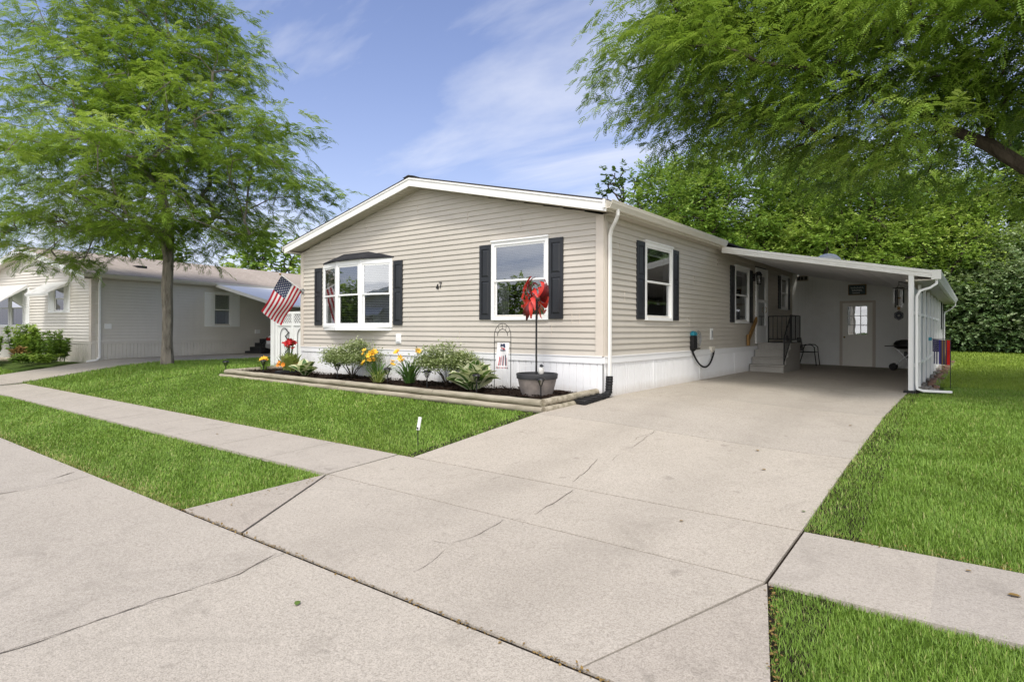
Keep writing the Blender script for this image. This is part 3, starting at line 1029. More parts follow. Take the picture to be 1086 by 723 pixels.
# outlet cover on the front wall
b = MB(); b.box(-9.945, -9.785, .012, .04, -.31, -.11, fr=FF); b.box(-9.92, -9.81, .04, .055, -.28, -.16, fr=FF)
b.build('outlet_cover', M['white'], H, bevel=.006)
for (s, z, hh, ww) in ((13.97, -.10, .27, .17),):
    b = MB(); b.box(s - ww / 2, s + ww / 2, .012, .03, z - hh / 2, z + hh / 2, fr=FR); bx = b.build('switch_plate', M['white'], H, bevel=.005)
    b = MB(); b.box(s - .035, s + .035, .03, .045, z - .08, z + .08, fr=FR); b.build('switch', M['grey'], bx, bevel=.004)
b = MB(); b.box(13.85, 14.05, .012, .08, -.49, -.38, fr=FR); b.box(13.88, 14.02, .03, .07, -.52, -.49, fr=FR)
b.build('outlet_box', M['gutter'], H, bevel=.006)

# hose reel / charger on the side wall
o_ = FR(12.75, 0, -.25)
T = thing('wall_charger', o_, 'black and teal wall charger with coiled meter disc and looping cable on side wall', 'charger')
b = MB()
b.box(12.64, 12.86, .012, .10, -.40, -.13, fr=FR)
b.hexa([FR(12.66, .012, -.47), FR(12.84, .012, -.47), FR(12.84, .05, -.47), FR(12.66, .05, -.47), FR(12.64, .012, -.40), FR(12.86, .012, -.40), FR(12.86, .10, -.40), FR(12.64, .10, -.40)])
b.box(12.86, 13.12, .05, .08, -.425, -.40, fr=FR)
b.build('body', M['rubber'], T, bevel=.02)
b = MB()
b.box(12.65, 12.85, .012, .105, -.128, -.06, fr=FR); b.box(12.67, 12.82, .03, .09, -.059, -.03, fr=FR)
b.build('cap', M['teal'], T, bevel=.015)
b = MB()
c_ = FR(13.06, .05, -.20)
for rr_ in (.16, .11, .06):
    b.tube([FR(13.06 + rr_ * math.cos(a), .05, -.20 + rr_ * 1.1 * math.sin(a)) for a in np.linspace(0, 2 * math.pi, 25)], .011, 6)
b.build('meter_disc', M['grey'], T, smooth=True)
b = MB()
P = []
for i in range(29):
    u = i / 28
    s = 12.68 + (14.02 - 12.68) * u
    zz = -.45 + (-.50 + .45) * u - .36 * (1 - (2 * u - 1) ** 2) ** .85
    P.append(FR(s, .06 + .03 * math.sin(u * 3.1), zz))
b.tube(P, .020, 8); b.build('cable', M['rubber'], T, smooth=True)

# wall lantern by the door
T = thing('wall_lantern', FR(17.36, .0, 1.45), 'black carriage lantern on side wall beside the entry door', 'lantern')
b = MB(); b.box(17.30, 17.42, .012, .04, 1.35, 1.55, fr=FR); b.tube([FR(17.36, .03, 1.52), FR(17.36, .10, 1.60), FR(17.36, .15, 1.60)], .012, 8)
b.lathe([(.0, .12), (.05, .09), (.085, .02), (.09, .0), (.0, .0)], FR(17.36, .15, 1.50), 8); b.lathe([(.0, 0), (.06, .0), (.065, .02), (.0, .03)], FR(17.36, .15, 1.25), 8)
for k in range(4):
    a = math.pi / 4 + k * math.pi / 2
    p = FR(17.36, .15, 0)
    b.tube([p + Vector((.06 * math.cos(a), .06 * math.sin(a), 1.26)), p + Vector((.082 * math.cos(a), .082 * math.sin(a), 1.51))], .006, 5)
b.build('bracket', M['black'], T)
b = MB(); b.lathe([(.05, 0), (.072, .22)], FR(17.36, .15, 1.275), 10); b.build('lamp_glass', M['lampglass'], T)

# ------------------------------------------------------------------ porch steps
T = thing('porch_steps', (-4.4, 17.6, -1.12), 'grey concrete porch steps with black iron railing at the side door', 'steps')
b = MB()
prof = [(16.85, -1.14), (16.85, -.965), (17.10, -.965), (17.10, -.775), (17.35, -.775), (17.35, -.585), (17.60, -.585), (17.60, -.40), (18.72, -.40), (18.72, -1.14)]
b.slab([(-3.99, p[0], p[1]) for p in prof], (-.86, 0, 0))
b.build('step_block', M['step'], T, bevel=.006)
for (y0, y1, z) in ((16.81, 17.11, -.965), (17.06, 17.36, -.775), (17.31, 17.61, -.585), (17.56, 18.75, -.40)):
    b = MB(); b.box(-4.855, -3.96, y0, y1, z, z + .045)
    b.build('tread', M['step'], T, bevel=.012)
def bar(b, a, c, r=.011, n=6): b.tube([a, c], r, n)
b = MB()
zt, zl = .40, -.355
for z in (zt, -.27):
    bar(b, (-4.84, 18.70, z), (-3.99, 18.70, z), .014)
for i in range(8):
    xx = -4.84 + .85 * i / 7
    bar(b, (xx, 18.70, zl if i in (0, 7) else -.27), (xx, 18.70, zt), .016 if i in (0, 7) else .009)
b.build('back_railing', M['black'], T)
b = MB()
for z in (zt, -.27):
    bar(b, (-3.99, 17.62, z), (-3.99, 18.68, z), .014)
for i in range(1, 9):
    yy = 17.62 + 1.06 * i / 9
    bar(b, (-3.99, yy, -.27), (-3.99, yy, zt), .009)
bar(b, (-3.99, 17.62, zl), (-3.99, 17.62, zt), .018)
bar(b, (-3.99, 17.62, zt), (-3.99, 16.90, -.22), .018)
bar(b, (-3.99, 17.62, -.27), (-3.99, 16.90, -.86), .012)
bar(b, (-3.99, 16.90, -.93), (-3.99, 16.90, -.18), .016)
for i in range(1, 6):
    f = i / 6
    bar(b, (-3.99, 17.62 - .72 * f, -.27 - .59 * f), (-3.99, 17.62 - .72 * f, zt - .62 * f), .009)
for (yy, zz) in ((18.15, .08), (18.15, -.02), (17.25, -.2)):
    b.tube([(-3.99, yy + .05 * math.cos(a), zz + .07 * math.sin(a)) for a in np.linspace(0, 2 * math.pi, 13)], .008, 5)
b.build('side_railing', M['black'], T)
b = MB()
b.hexa([(-4.86, 16.72, -.30), (-4.80, 16.72, -.30), (-4.80, 17.42, .22), (-4.86, 17.42, .22), (-4.86, 16.72, -.15), (-4.80, 16.72, -.15), (-4.80, 17.42, .37), (-4.86, 17.42, .37)])
b.box(-4.86, -4.80, 16.60, 16.74, -.42, -.12)
b.build('wooden_handrail', M['wood'], T, bevel=.012)
b = MB(); b.box(-4.62, -4.02, 17.75, 18.5, -.352, -.34); b.build('door_mat', M['rubber'], T)

# ------------------------------------------------------------------ carport with shed
CP = thing('carport', (-2.9, 14.1, -1.17), 'white flat metal carport roof with panel side wall and storage shed behind', 'carport')
CY0, CY1, CX0, CX1 = 14.1, 27.5, -4.66, -.66
def cz(x): return 1.93 - .197 * (x + 4.68)
b = MB()
b.slab([(CX0, CY0 + .02, cz(CX0)), (CX1, CY0 + .02, cz(CX1)), (CX1, CY0 + .02, cz(CX1) - .06), (CX0, CY0 + .02, cz(CX0) - .06)], (0, CY1 - CY0, 0))
b.build('roof', M['white2'], CP)
b = MB()
n = 13
for i in range(n):
    p, q = CX0 + (CX1 - CX0) * i / n, CX0 + (CX1 - CX0) * (i + .96) / n
    if p < -4.85: continue
    b.slab([(p, CY0 + .03, cz(p) - .062), (q, CY0 + .03, cz(q) - .062), (q, CY0 + .03, cz(q) - .10), (p, CY0 + .03, cz(p) - .10)], (0, CY1 - CY0 - .1, 0))
b.build('ceiling_panel', M['ceiling'], CP)
b = MB()
for (za, zb_, y) in ((.012, -.055, CY0 - .03), (-.056, -.095, CY0 - .012), (-.096, -.135, CY0 - .022)):
    b.slab([(CX0 - .03, y, cz(CX0) + za), (CX1 + .02, y, cz(CX1) + za), (CX1 + .02, y, cz(CX1) + zb_), (CX0 - .03, y, cz(CX0) + zb_)], (0, .05, 0))
b.build('front_fascia', M['fascia'], CP, bevel=.004)
gutter(CP, CX1 + .0, CX1 + .13, CY0 - .02, CY1, cz(CX1) - .15, cz(CX1) + .015, M['fascia'])
b = MB(); b.box(CX1 - .02, CX1 + .135, CY0 - .035, CY0 - .018, cz(CX1) - .16, cz(CX1) + .02); b.build('gutter_end_cap', M['fascia'], CP, bevel=.004)
b = MB(); b.box(CX1 - .44, CX1, CY0 + .06, CY1, cz(CX1) - .17, cz(CX1) - .145); b.build('eave_soffit', M['soffit'], CP)
b = MB()
b.lathe([(.30, -.02), (.30, .06), (.26, .17), (.17, .25), (.07, .28), (.0, .285)], (-2.85, 16.3, cz(-2.85)), 20)
b.build('roof_vent', M['white2'], CP, smooth=True)
# side wall: panels, battens, rails, post
FC = Fr((-.98, 0, 0), (0, 1, 0), (1, 0, 0))
ztop = cz(-.98) - .10
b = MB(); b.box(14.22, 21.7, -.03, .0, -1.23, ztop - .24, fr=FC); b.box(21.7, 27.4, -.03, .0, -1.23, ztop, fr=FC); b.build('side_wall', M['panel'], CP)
y = 15.5
while y < 27.3:
    b = MB(); b.box(y - .05, y + .05, .0, .055, -1.2, ztop, fr=FC); b.build('batten', M['white'], CP, bevel=.004); y += 1.5
for z in (.34, -.69):
    b = MB(); b.box(14.25, 24.2 if z > 0 else 27.3, .0, .035, z - .03, z + .03, fr=FC); b.build('wall_rail', M['white'], CP, bevel=.004)
b = MB(); b.box(14.09, 14.21, -.07, .022, -1.25, cz(-1.0) - .1, fr=FC); b.build('corner_post', M['white'], CP, bevel=.008)
b = MB(); b.box(24.55, 24.62, .0, .05, .05, 1.0, fr=FC); b.box(26.9, 26.97, 0, .05, .05, 1.0, fr=FC); b.box(24.62, 26.9, 0, .05, .95, 1.0, fr=FC); b.box(24.62, 26.9, 0, .05, .05, .1, fr=FC); b.box(25.7, 25.78, 0, .05, .1, .95, fr=FC)
wn = b.build('shed_window', M['shutter'], CP)
b = MB(); b.box(24.62, 26.9, .002, .02, .1, .95, fr=FC); b.build('dark_pane', M['dark'], wn)
downspout(CP, [(-.60, 14.18, .99), (-.60, 14.18, .90), (-.70, 14.13, .82), (-.86, 14.05, .76), (-.91, 14.04, .66), (-.91, 14.04, -1.02), (-.90, 14.03, -1.13), (-.80, 14.06, -1.165), (-.36, 14.25, -1.175)], M['white'])
downspout(CP, [(-.60, 27.2, .99), (-.60, 27.2, .9), (-.72, 27.2, .78), (-.90, 27.2, .66), (-.92, 27.2, .55), (-.92, 27.2, -1.05)], M['white'])
b = MB(); b.box(-1.12, -.92, 13.96, 14.09, gzf(-1.1, 14), gzf(-1.1, 14) + .045); b.build('base_pad', M['rubber'], CP, bevel=.005)
# shed front wall (under the roof), grooved
FB = Fr((0, 21.75, 0), (1, 0, 0), (0, -1, 0))
b = MB()
x = -4.88
while x < -1.02:
    q = min(x + .102, -1.012)
    for brk in (-3.46, -2.47):
        if x < brk - .004 < q: q = brk
    if q <= -3.459 or x >= -2.471: segs = [(-1.17, None)]
    else: segs = [(.90, None)]
    for (z0, _) in segs:
        za, zb_ = cz(x) - .1, cz(q) - .1
        b.add([FB(x, .0, z0), FB(q - .006, .0, z0), FB(q - .006, .0, zb_), FB(x, .0, za), FB(q - .003, -.006, z0), FB(q - .003, -.006, zb_), FB(q, 0, z0), FB(q, 0, zb_)], [(0, 1, 2, 3), (1, 4, 5, 2), (4, 6, 7, 5)])
    x = q
b.build('shed_front_wall', M['shedwall'], CP)
b = MB(); b.box(-4.9, -3.47, .001, .02, -1.19, -1.10, fr=FB); b.box(-2.46, -1.02, .001, .02, -1.19, -1.10, fr=FB)
for xx in (-4.84, -4.05, -1.08): b.box(xx - .03, xx + .03, .001, .014, -1.1, cz(xx) - .1, fr=FB)
b.build('shed_trim', M['shedwall'], CP)
b = MB()
b.box(-3.46, -3.38, .0, .045, -1.15, .93, fr=FB); b.box(-2.55, -2.47, .0, .045, -1.15, .93, fr=FB); b.box(-3.38, -2.55, 0, .044, .86, .93, fr=FB)
sd = b.build('shed_door_frame', M['trim'], CP, bevel=.004)
b = MB()
wx0, wx1, wz0, wz1 = -3.24, -2.69, -.14, .75
b.box(-3.38, wx0, .0, .03, -1.14, .86, fr=FB); b.box(wx1, -2.55, .0, .03, -1.14, .86, fr=FB); b.box(wx0, wx1, .0, .029, wz1, .86, fr=FB); b.box(wx0, wx1, .0, .029, -1.14, wz0, fr=FB)
b.box(wx0 - .04, wx0 + .005, .029, .045, wz0 - .04, wz1 + .04, fr=FB); b.box(wx1 - .005, wx1 + .04, .029, .045, wz0 - .04, wz1 + .04, fr=FB)
b.box(wx0, wx1, .029, .044, wz1, wz1 + .04, fr=FB); b.box(wx0, wx1, .029, .044, wz0 - .04, wz0, fr=FB)
dw = b.build('shed_door', M['door'], CP, bevel=.003)
b = MB()
for k in (1, 2):
    xx = wx0 + (wx1 - wx0) * k / 3; b.box(xx - .01, xx + .01, .0, .035, wz0, wz1, fr=FB)
    zz = wz0 + (wz1 - wz0) * k / 3; b.box(wx0, wx1, .002, .033, zz - .01, zz + .01, fr=FB)
b.build('glazing_bars', M['fascia'], dw)
b = MB(); b.quad(FB(wx0, .012, wz0), FB(wx1, .012, wz0), FB(wx1, .012, wz1), FB(wx0, .012, wz1)); b.build('glass', M['glass'], dw)
b = MB()
for (p, q) in ((wx0 + .12, wx0 + .38),):
    P = [FB(p + (q - p) * i / 12, -.05 + .015 * math.sin(i * 2.1), wz0) for i in range(13)]
    for i in range(12): b.quad(P[i], P[i + 1], P[i + 1] + Vector((0, 0, wz1 - wz0)), P[i] + Vector((0, 0, wz1 - wz0)))
b.build('curtain', M['white'], dw, smooth=True)
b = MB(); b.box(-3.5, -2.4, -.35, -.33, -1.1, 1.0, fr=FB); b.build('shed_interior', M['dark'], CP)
b = MB(); b.lathe([(.0, -.03), (.028, -.02), (.03, .0), (.02, .02), (.012, .03)], (0, 0, 0), 12)
b.v = [FB(-3.32, .065, -.22) + Vector((p.x, p.z, p.y)) for p in b.v]
b.build('door_knob', M['brass'], dw, smooth=True)
b = MB(); b.box(-4.75, -4.39, .002, .02, 1.62, 1.80, fr=FB); vt = b.build('wall_vent', M['soffit'], CP)
for k in range(3):
    b = MB(); b.box(-4.735 + .113 * k, -4.64 + .113 * k, .02, .03, 1.65, 1.77, fr=FB); b.build('vent_opening', M['dark'], vt)

# things on the shed wall
T = thing('wooden_sign', FB(-2.97, .0, 1.2), 'weathered grey blue board sign hanging above the shed door', 'sign')
b = MB(); b.box(-3.2, -2.74, .005, .025, 1.13, 1.42, fr=FB); b.build('board', M['signblue'], T, bevel=.004)
b = MB()
b.box(-3.215, -2.725, .0, .035, 1.42, 1.44, fr=FB); b.box(-3.215, -2.725, 0, .035, 1.11, 1.13, fr=FB); b.box(-3.22, -3.2, 0, .034, 1.12, 1.43, fr=FB); b.box(-2.74, -2.72, 0, .034, 1.12, 1.43, fr=FB)
b.build('sign_frame', M['wood'], T)
b = MB()
for (z, amp, s0, s1) in ((1.335, .022, -3.15, -2.80), (1.255, .028, -3.12, -2.84), (1.175, .016, -3.10, -2.90)):
    P = [FB(s0 + (s1 - s0) * i / 40, .028, z + amp * math.sin(i * 1.25) * (1 + .4 * math.sin(i * .7))) for i in range(41)]
    b.tube(P, .006, 4)
b.build('lettering', M['white'], T)

T = thing('hexagon_plaque', FB(-1.86, 0, .45), 'dark navy hexagonal plaque on shed wall below the wind chime', 'plaque')
b = MB(); b.slab([FB(-1.86 + .135 * math.cos(a), .004, .45 + .145 * math.sin(a)) for a in [math.pi / 6 + k * math.pi / 3 for k in range(6)]], (0, -.02, 0)); b.build('plate', M['navy'], T, bevel=.004)
b = MB()
for rr_ in (.10,):
    b.tube([FB(-1.86 + rr_ * math.cos(a), .028, .45 + rr_ * math.sin(a)) for a in np.linspace(0, 2 * math.pi, 19)], .006, 5)
b.slab([FB(-1.86 + (.05 if k % 2 else .022) * math.cos(k * math.pi / 5 + math.pi / 2), .025, .45 + (.05 if k % 2 else .022) * math.sin(k * math.pi / 5 + math.pi / 2)) for k in range(10)], (0, -.006, 0))
b.build('emblem', M['grey'], T)

wc = (-1.5, 17.5)
T = thing('wind_chime', (wc[0], wc[1], 1.2), 'dark metal wind chime hanging from the carport ceiling', 'wind chime')
b = MB(); b.tube([(wc[0], wc[1], cz(wc[0]) - .1), (wc[0], wc[1], 1.11)], .006, 5)
for k in range(3):
    a = k * 2.1
    b.tube([(wc[0], wc[1], 1.12), (wc[0] + .1 * math.cos(a), wc[1] + .1 * math.sin(a), 1.03)], .003, 4)
b.build('cord', M['black'], T)
b = MB(); b.lathe([(0, .02), (.12, .02), (.13, 0), (.0, 0)], (*wc, 1.02), 16); b.build('top_disc', M['black'], T)
for k in range(6):
    a = k * math.pi / 3 + .3
    b = MB(); b.tube([(wc[0] + .10 * math.cos(a), wc[1] + .10 * math.sin(a), 1.00), (wc[0] + .10 * math.cos(a), wc[1] + .10 * math.sin(a), .66 - .05 * (k % 3))], .017, 8); b.build('chime_tube', M['steel'] if k % 2 else M['black'], T, smooth=True)
b = MB(); b.tube([(*wc, 1.02), (*wc, .54)], .004, 4); b.lathe([(0, 0), (.05, 0), (.05, .02), (0, .02)], (*wc, .78), 12); b.box(wc[0] - .03, wc[0] + .03, wc[1] - .004, wc[1] + .004, .50, .58); b.build('clapper', M['wood'], T)
b = MB(); b.tube([(-1.5 + .0, 17.5, cz(-1.5) - .11), (-1.3, 17.5, cz(-1.3) - .13), (-1.13, 17.5, cz(-1.13) - .18)], .008, 5)
b.build('hook', M['black'], T)

# grill on its folding wheeled cart
gx, gy, gb = -1.62, 21.0, gzf(-1.62, 21.0)
T = thing('portable_grill', (gx, gy, gb), 'black portable gas grill on folding wheeled cart by the shed wall', 'grill')
b = MB(); b.lathe([(.0, 0), (.22, .0), (.29, .05), (.31, .10)], (gx, gy, gb + .62), 20, sx=1, sy=.72); b.build('firebox', M['black'], T, smooth=True)
b = MB(); b.lathe([(.315, .0), (.31, .06), (.25, .13), (.12, .165), (0, .17)], (gx, gy, gb + .725), 20, sx=1, sy=.72)
b.tube([(gx - .12, gy - .235, gb + .79), (gx - .12, gy - .27, gb + .80), (gx + .12, gy - .27, gb + .80), (gx + .12, gy - .235, gb + .79)], .01, 6)
b.build('lid', M['black'], T, smooth=True)
b = MB(); b.box(gx - .52, gx - .30, gy - .17, gy + .17, gb + .69, gb + .71); b.box(gx + .30, gx + .50, gy - .17, gy + .17, gb + .69, gb + .71); b.build('side_shelf', M['black'], T, bevel=.005)
b = MB()
for s in (-.14, .14):
    b.tube([(gx - .22, gy + s, gb + .62), (gx + .02, gy + s, gb + .34), (gx + .30, gy + s, gb + .03)], .014, 6)
    b.tube([(gx + .24, gy + s * .8, gb + .62), (gx - .30, gy + s * .8, gb + .10)], .014, 6)
b.tube([(gx + .30, gy - .14, gb + .03), (gx + .30, gy + .14, gb + .03)], .014, 6); b.tube([(gx + .02, gy - .14, gb + .34), (gx + .02, gy + .14, gb + .34)], .012, 6)
b.build('cart_frame', M['steel'], T)
b = MB(); b.box(gx - .05, gx + .12, gy - .07, gy + .07, gb + .36, gb + .54); b.build('gas_bottle', M['black'], T, bevel=.03)
for s in (-.17, .17):
    b = MB(); b.tube([(gx - .31, gy + s - .025, gb + .10), (gx - .31, gy + s + .025, gb + .10)], .10, 18); b.build('wheel', M['rubber'], T, bevel=.01)

# metal patio chair
cx, cy = -4.2, 20.95; cb = gzf(cx, cy)
T = thing('patio_chair', (cx, cy, cb), 'black metal patio armchair beside the porch steps in the carport', 'chair')
def arm(sy):
    return [(cx + .26, cy + sy, cb + .0), (cx + .22, cy + sy, cb + .35), (cx + .20, cy + sy, cb + .58), (cx + .12, cy + sy, cb + .65), (cx - .05, cy + sy, cb + .66), (cx - .18, cy + sy, cb + .62), (cx - .24, cy + sy, cb + .45)]
for sy in (-.26, .26):
    b = MB(); b.tube(arm(sy), .014, 8); b.build('arm_leg', M['black'], T, smooth=True)
    b = MB(); b.tube([(cx - .34, cy + sy, cb + 0), (cx - .22, cy + sy, cb + .42), (cx - .30, cy + sy, cb + .88)], .014, 8); b.build('back_leg', M['black'], T, smooth=True)
b = MB(); b.box(cx - .22, cx + .22, cy - .25, cy + .25, cb + .41, cb + .435); b.build('seat', M['black'], T, bevel=.01)
b = MB()
b.slab([(cx - .225, cy - .25, cb + .46), (cx - .30, cy - .25, cb + .88), (cx - .285, cy - .25, cb + .88), (cx - .21, cy - .25, cb + .46)], (0, .5, 0)); b.build('backrest', M['black'], T, bevel=.004)

# ------------------------------------------------------------------ flower bed
FB_Z = -1.06
bedpts = [(-14.8, 7.62), (-5.27, 7.62), (-4.96, 8.83), (-13.5, 8.83), (-13.5, 9.6), (-14.6, 9.5)]
b = MB()
nx, ny = 90, 10
def bedz(x, y):
    return FB_Z - .03 + .02 * math.sin(x * 2.3 + y) + .025 * math.sin(x * 5.1 + 2 * y) * math.cos(y * 7)
vs, fs = [], []
for j in range(ny + 1):
    for i in range(nx + 1):
        u = i / nx
        x = -14.78 + (9.55) * u; y = 7.62 + 1.24 * j / ny
        x2 = min(x, -5.27 + (y - 7.62) * .255) if u > .9 else x
        vs.append((x2, y, bedz(x, y) + random.uniform(-.012, .012)))
fs = [(j * (nx + 1) + i, j * (nx + 1) + i + 1, (j + 1) * (nx + 1) + i + 1, (j + 1) * (nx + 1) + i) for j in range(ny) for i in range(nx)]
b.add(vs, fs)
b.quad((-14.7, 8.84, FB_Z - .03), (-13.52, 8.84, FB_Z - .03), (-13.52, 9.7, FB_Z - .0), (-14.55, 9.6, FB_Z - .0))
tag(b.build('bed_soil', M['mulch'], smooth=True), kind='structure')
# mulch chips
N = 5200
px_ = RNG.uniform(-14.7, -5.2, N); py_ = RNG.uniform(7.68, 8.8, N)
T_ = np.stack([px_, py_, np.full(N, FB_Z - .012) + RNG.uniform(-.015, .025, N)], 1)
dd = RNG.normal(size=(N, 3)); dd[:, 2] *= .35
tag(inst_mesh('mulch_chips', [(-.5, -.25, 0), (.5, -.2, 0), (.5, .25, .1), (-.5, .2, .1)], [(0, 1, 2, 3)], T_, orient(dd), RNG.uniform(.02, .06, N), [M['mulch']]), 'dark brown bark mulch spread over the flower bed', 'mulch', kind='stuff')


def timber_log(name, a, c, r, label, group=None):
    b = MB()
    a, c = Vector(a), Vector(c)
    k = 10
    P = [a.lerp(c, i / k) + Vector((0, 0, random.uniform(-.004, .004))) for i in range(k + 1)]
    b.tube(P, [r * random.uniform(.96, 1.03) for _ in P], 14, squash=(1.0, .92))
    o = b.build(name, M['timber'], org=a, smooth=True)
    return tag(o, label, 'timber', group or 'landscape timbers edging the flower bed')


zt_l, zt_r = -1.075, -1.125
def tz(x): return zt_l + (zt_r - zt_l) * (x + 14.8) / 9.55
segs = [(-14.8, -12.2, 'leftmost'), (-12.19, -10.0, 'second from left'), (-9.99, -7.55, 'third from left'), (-7.54, -5.24, 'rightmost')]
for (xa, xb, wh) in segs:
    timber_log('landscape_timber', (xa, 7.58, tz(xa)), (xb, 7.58, tz(xb)), .062, f'round landscape timber, {wh} of the upper row along the bed front')
for (xa, xb, wh) in [(-15.0, -12.6, 'leftmost'), (-12.59, -10.2, 'second from left'), (-10.19, -7.8, 'third from left'), (-7.79, -5.20, 'rightmost')]:
    timber_log('landscape_timber', (xa, 7.55, tz(xa) - .112), (xb, 7.55, tz(xb) - .112), .060, f'round landscape timber, {wh} of the lower row on the lawn edge')
timber_log('landscape_timber', (-5.24, 7.60, zt_r + .005), (-4.99, 8.80, -1.03), .062, 'round landscape timber, upper one on the driveway end of the bed')
timber_log('landscape_timber', (-5.21, 7.57, zt_r - .107), (-4.95, 8.75, -1.14), .060, 'round landscape timber, lower one along the driveway')
timber_log('landscape_timber', (-14.8, 7.6, zt_l), (-14.55, 9.6, -1.02), .062, 'round landscape timber closing the far left end of the bed')
timber_log('landscape_timber', (-14.55, 9.62, -1.02), (-13.55, 9.62, -1.0), .062, 'round landscape timber at the back by the white gate')


# ---- plants in the bed
def arch_leaf_template(nl=5, wide=1.0, curve=.55, fold=.12, cols=2):
    vs, fs, mats = [], [], []
    for i in range(nl + 1):
        t = i / nl
        wd = wide * math.sin(math.pi * min(1, t * .92 + .06)) ** .8 * .5
        if i == nl: wd = .01
        x = t * (1 - .12 * t); z = .75 * t * (1 - curve * t) * .9
        for c in range(cols + 1):
            s = c / cols * 2 - 1
            vs.append((x, s * wd, z + abs(s) * fold * wd))
    for i in range(nl):
        for c in range(cols):
            a = i * (cols + 1) + c
            fs.append((a, a + 1, a + cols + 2, a + cols + 1))
            mats.append(1 if cols == 4 and c in (0, 3) else 0)
    return vs, fs, mats


def rosette(name, parent, c, n, ln, lo, hi, tmpl, mats, spread=.05, jit=.25, rnd=None):
    """n leaves from a crown, tilt between lo and hi radians above horizontal"""
    vs, fs, mi = tmpl
    az = RNG.uniform(0, 2 * math.pi, n) ; el = RNG.uniform(lo, hi, n)
    d = np.stack([np.cos(az) * np.cos(el), np.sin(az) * np.cos(el), np.sin(el)], 1)
    T_ = np.array(c)[None] + np.stack([np.cos(az), np.sin(az), np.zeros(n)], 1) * RNG.uniform(0, spread, n)[:, None]
    S = ln * RNG.uniform(1 - jit, 1 + jit, n)
    return inst_mesh(name, vs, fs, T_, orient(d, roll=RNG.normal(0, .25, n)), S, mats, parent, tmat=mi, smooth=True, rnd=rnd)


def hosta(c, r, n, variegated, label):
    T = thing('hosta', c, label, 'plant')
    tm = arch_leaf_template(6, .56, .75, .3, 4)
    mats = [M['hosta_g'], M['hosta_w'] if variegated else M['hosta_g']]
    rosette('leaves', T, c, n, r * .95, .15, 1.25, tm, mats, r * .22)
    return T


def flower_heads(name, T, pts, r, mat, petals=6, parent_dir=None):
    vs, fs = [], []
    for k in range(petals):
        a = 2 * math.pi * k / petals
        ca, sa = math.cos(a), math.sin(a)
        b0 = len(vs)
        for (rad, sp, z) in ((.08, .05, 0), (.55, .30, .30), (1.0, .10, .42)):
            for s in (-1, 1):
                vs.append((rad * ca - s * sp * sa, rad * sa + s * sp * ca, z))
        fs += [(b0, b0 + 1, b0 + 3, b0 + 2), (b0 + 2, b0 + 3, b0 + 5, b0 + 4)]
    n = len(pts)
    d = RNG.normal(size=(n, 3)) * .5 + np.array([.35, -.6, .9])
    d /= np.linalg.norm(d, axis=1, keepdims=True)
    O = orient(np.cross(d, RNG.normal(size=(n, 3))), d)
    for i in range(n):
        inst_mesh(name, vs, fs, np.array(pts[i:i + 1]), O[i:i + 1], r * RNG.uniform(.8, 1.2, 1), [mat], T, smooth=True)


def daylily(c, h, n, leafmat, flowers, fmat, label, name='daylily'):
    T = thing(name, c, label, 'plant')
    vs, fs = [], []
    nl = 7
    for i in range(nl + 1):
        t = i / nl
        wd = .022 * (1 - t ** 2.2) + .002
        vs += [(t * .9, -wd, .9 * t - .75 * t ** 3), (t * .9, wd, .9 * t - .75 * t ** 3)]
    fs = [(2 * i, 2 * i + 1, 2 * i + 3, 2 * i + 2) for i in range(nl)]
    rosette('leaves', T, c, n, h, .15, .95, (vs, fs, None), [leafmat], .1)
    if flowers:
        st = MB(); pts = []
        for k in range(flowers):
            a = random.uniform(0, 6.28); rr_ = random.uniform(.05, .33) * h / .5
            p = Vector(c) + Vector((math.cos(a) * rr_, math.sin(a) * rr_ * .8, h * random.uniform(.75, 1.25)))
            st.tube([Vector(c), Vector(c).lerp(p, .6) + Vector((0, 0, .05)), p], .005, 5)
            pts.append(tuple(p))
            pts.append(tuple(p + Vector((random.uniform(-.05, .05), random.uniform(-.05, .05), random.uniform(-.06, .03)))))
        st.build('stems', M['herb'], T)
        flower_heads('bloom', T, pts, .065, fmat)
    return T


